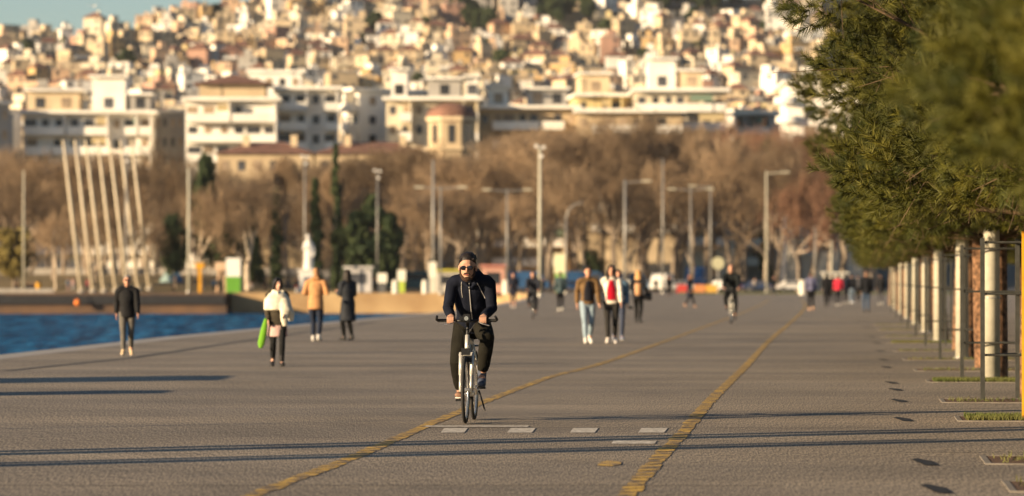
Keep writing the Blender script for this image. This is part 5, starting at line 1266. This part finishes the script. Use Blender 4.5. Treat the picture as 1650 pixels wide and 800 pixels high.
# benches of masonry on the quay near the cyclist: dark parapet
# vehicles
def vehicle(name, label, cat, px, d, rz, col, L_=4.3, W_=1.75, H_=1.45, kind='car'):
    t = obj_at(name, label, cat, px, d, rz=rz); m = cmat('car paint', col, rough=.3, spec=.6)
    # profile along x, extruded over width with tucked-in upper part
    if kind == 'car': prof = [(-.5, .30), (-.5, .60), (-.42, .66), (-.33, .69), (-.22, .98), (.12, 1.0), (.28, .70), (.46, .62), (.5, .5), (.5, .28)]
    elif kind == 'van': prof = [(-.5, .20), (-.5, .95), (-.47, 1.0), (.22, 1.0), (.34, .86), (.40, .56), (.48, .5), (.5, .40), (.5, .20)]
    else: prof = [(-.5, .16), (-.5, .98), (-.48, 1.0), (.48, 1.0), (.5, .96), (.5, .16)]
    q = MB(); n = len(prof); vs = []
    for sy in (-1, 1):
        for (a, b) in prof: vs.append((a*L_, sy*W_/2*(1 if b < .72 or kind != 'car' else .84), b*H_))
    fs = [tuple(range(n)), tuple(range(2*n-1, n-1, -1))]+[(i, n+i, n+(i+1) % n, (i+1) % n) for i in range(n)]
    q.add(vs, fs); q.build('body', m, t)
    if kind == 'car':
        for s_ in (-1, 1):
            for (a0, a1, t0, t1) in ((-.30, -.04, -.21, -.04), (-.02, .235, -.02, .115)):
                y = s_*W_/2; z0, z1 = .70*H_, .955*H_; q = MB(); q.add([(a0*L_, y*.985+s_*.02, z0), (a1*L_, y*.985+s_*.02, z0), (t1*L_, y*.86+s_*.02, z1), (t0*L_, y*.86+s_*.02, z1)], [(0, 1, 2, 3)]); q.build('window', M['glass'], t)
    else:
        for s_ in (-1, 1):
            q = MB(); q.b2(.05*L_ if kind == 'van' else -.45*L_, (.30 if kind == 'van' else .45)*L_, s_*W_/2, s_*(W_/2+.02), .58*H_, .88*H_); q.build('window', M['glass'], t)
    for sx in (-.31, .31):
        for s_ in (-1, 1):
            q = MB(); q.tube((sx*L_, s_*(W_/2-.2), .33), (sx*L_, s_*(W_/2+.02), .33), .33, .33, 18); w_ = q.build('wheel', M['dark'], t)
            q = MB(); q.tube((sx*L_, s_*(W_/2+.021), .33), (sx*L_, s_*(W_/2+.03), .33), .2, .2, 14); q.build('rim', M['galv'], w_)
    for s_ in (-1, 1):
        q = MB(); q.box((.5*L_, s_*W_*.36, .5*H_ if kind != 'bus' else .3*H_), (.05, .3, .14)); q.build('headlight', M['marble'], t)
        q = MB(); q.box((-.5*L_, s_*W_*.38, .5*H_ if kind != 'bus' else .3*H_), (.05, .2, .14)); q.build('tail_light', C((.4, .02, .02)), t)
    return t
WH = (.72, .69, .62)
vehicle('parked_car', 'white parked car with dark windows beyond the verge on the right', 'car', 1277, 470, .15, WH)
vehicle('parked_car', 'dark navy car left of the white parked car', 'car', 1222, 476, .1, (.03, .05, .11))
vehicle('parked_car', 'second dark car beside the tall lamp pole', 'car', 1198, 482, .5, (.04, .07, .13))
vehicle('parked_van', 'white van facing the camera between the poles', 'van', 1066, 470, 1.3-3.14, WH, 5, 1.9, 2.3, 'van')
vehicle('parked_car', 'white car right of the white van', 'car', 1092, 462, .3, WH)
vehicle('parked_van', 'tall bright blue van behind the parked cars', 'van', 1121, 490, 1.4-3.14, (.03, .14, .36), 5.2, 2.2, 3.2, 'van')
vehicle('parked_car', 'white car left of the bald rider', 'car', 1163, 462, 1.2, WH)
vehicle('parked_car', 'dark blue car far behind the bald rider', 'car', 1148, 484, .2, (.03, .09, .2))
vehicle('city_bus', 'dark teal bus parked behind the white posters', 'bus', 655, 470, .02, (.03, .12, .13), 6.5, 2.4, 2.6, 'bus')
vehicle('parked_van', 'dark blue van right of the salmon kiosk', 'van', 850, 470, .1, (.035, .10, .22), 5.2, 2, 2.6, 'van')
vehicle('parked_van', 'blue van behind the grey-green jacket', 'van', 945, 470, .15, (.03, .09, .2), 5.4, 2.1, 2.6, 'van')
vehicle('parked_car', 'blue car left of the walking couple', 'car', 918, 462, .1, (.02, .07, .18))
vehicle('parked_car', 'pale blue car right of the blonde woman', 'car', 1043, 478, .2, (.2, .3, .42))
vehicle('parked_van', 'blue box van beyond the denim jacket', 'van', 1015, 485, .1, (.04, .13, .27), 5.0, 2, 2.5, 'van')
for px, c, lb in ((1128, (.55, .22, .08), 'orange plastic barrier left of the yellow one'), (1146, (.6, .34, .06), 'yellow orange plastic barrier near the bald rider'), (1100, (.45, .05, .04), 'red plastic barrier beside the striding person')):
    t = obj_at('barrier', lb, 'barrier', px, 440); box_part(t, 'foot', -.75, .75, -.25, .25, 0, .2, C(c)); box_part(t, 'panel', -.7, .7, -.12, .12, .203, .95, C(c))
# gull in the sky
t = thing('gull', 'small white gull flying in the sky at the top left', 'bird', ((151-CX)/F*230, 230, zy(10, 230)), .6)
q = MB(); q.smooth = True; q.chain([(0, -.16, 0), (0, 0, .01), (0, .18, 0)], [.035, .06, .02], side=(1, 0, 0)); q.ell((0, -.21, .02), (.035, .045, .035)); q.build('body', M['marble'], t)
for s_ in (-1, 1):
    q = MB(); q.chain([(s_*.03, 0, .02), (s_*.22, -.03, .10), (s_*.5, .06, .04)], [(.012, .07), (.010, .06), (.006, .02)], side=(0, 0, 1), cap=.5); q.build('wing', M['marble'], t)
# pale air between the camera and the far hill
q = MB(); q.b2(-650, 650, -40, 2260, -4, 190); hz = q.build('haze', []); tag(hz, 'thin pale evening haze over the town', 'haze', kind='stuff')
m_ = bpy.data.materials.new('evening air'); m_.use_nodes = True; n_ = m_.node_tree; n_.nodes.remove(n_.nodes['Principled BSDF'])
pv = n_.nodes.new('ShaderNodeVolumePrincipled'); pv.inputs['Color'].default_value = (.9, .92, 1, 1); pv.inputs['Density'].default_value = .00003; pv.inputs['Anisotropy'].default_value = 0
n_.links.new(pv.outputs[0], n_.nodes['Material Output'].inputs['Volume']); hz.data.materials.append(m_)
bake_blobs()
print('meshes', len(bpy.data.meshes), 'objects', len(COL.objects))
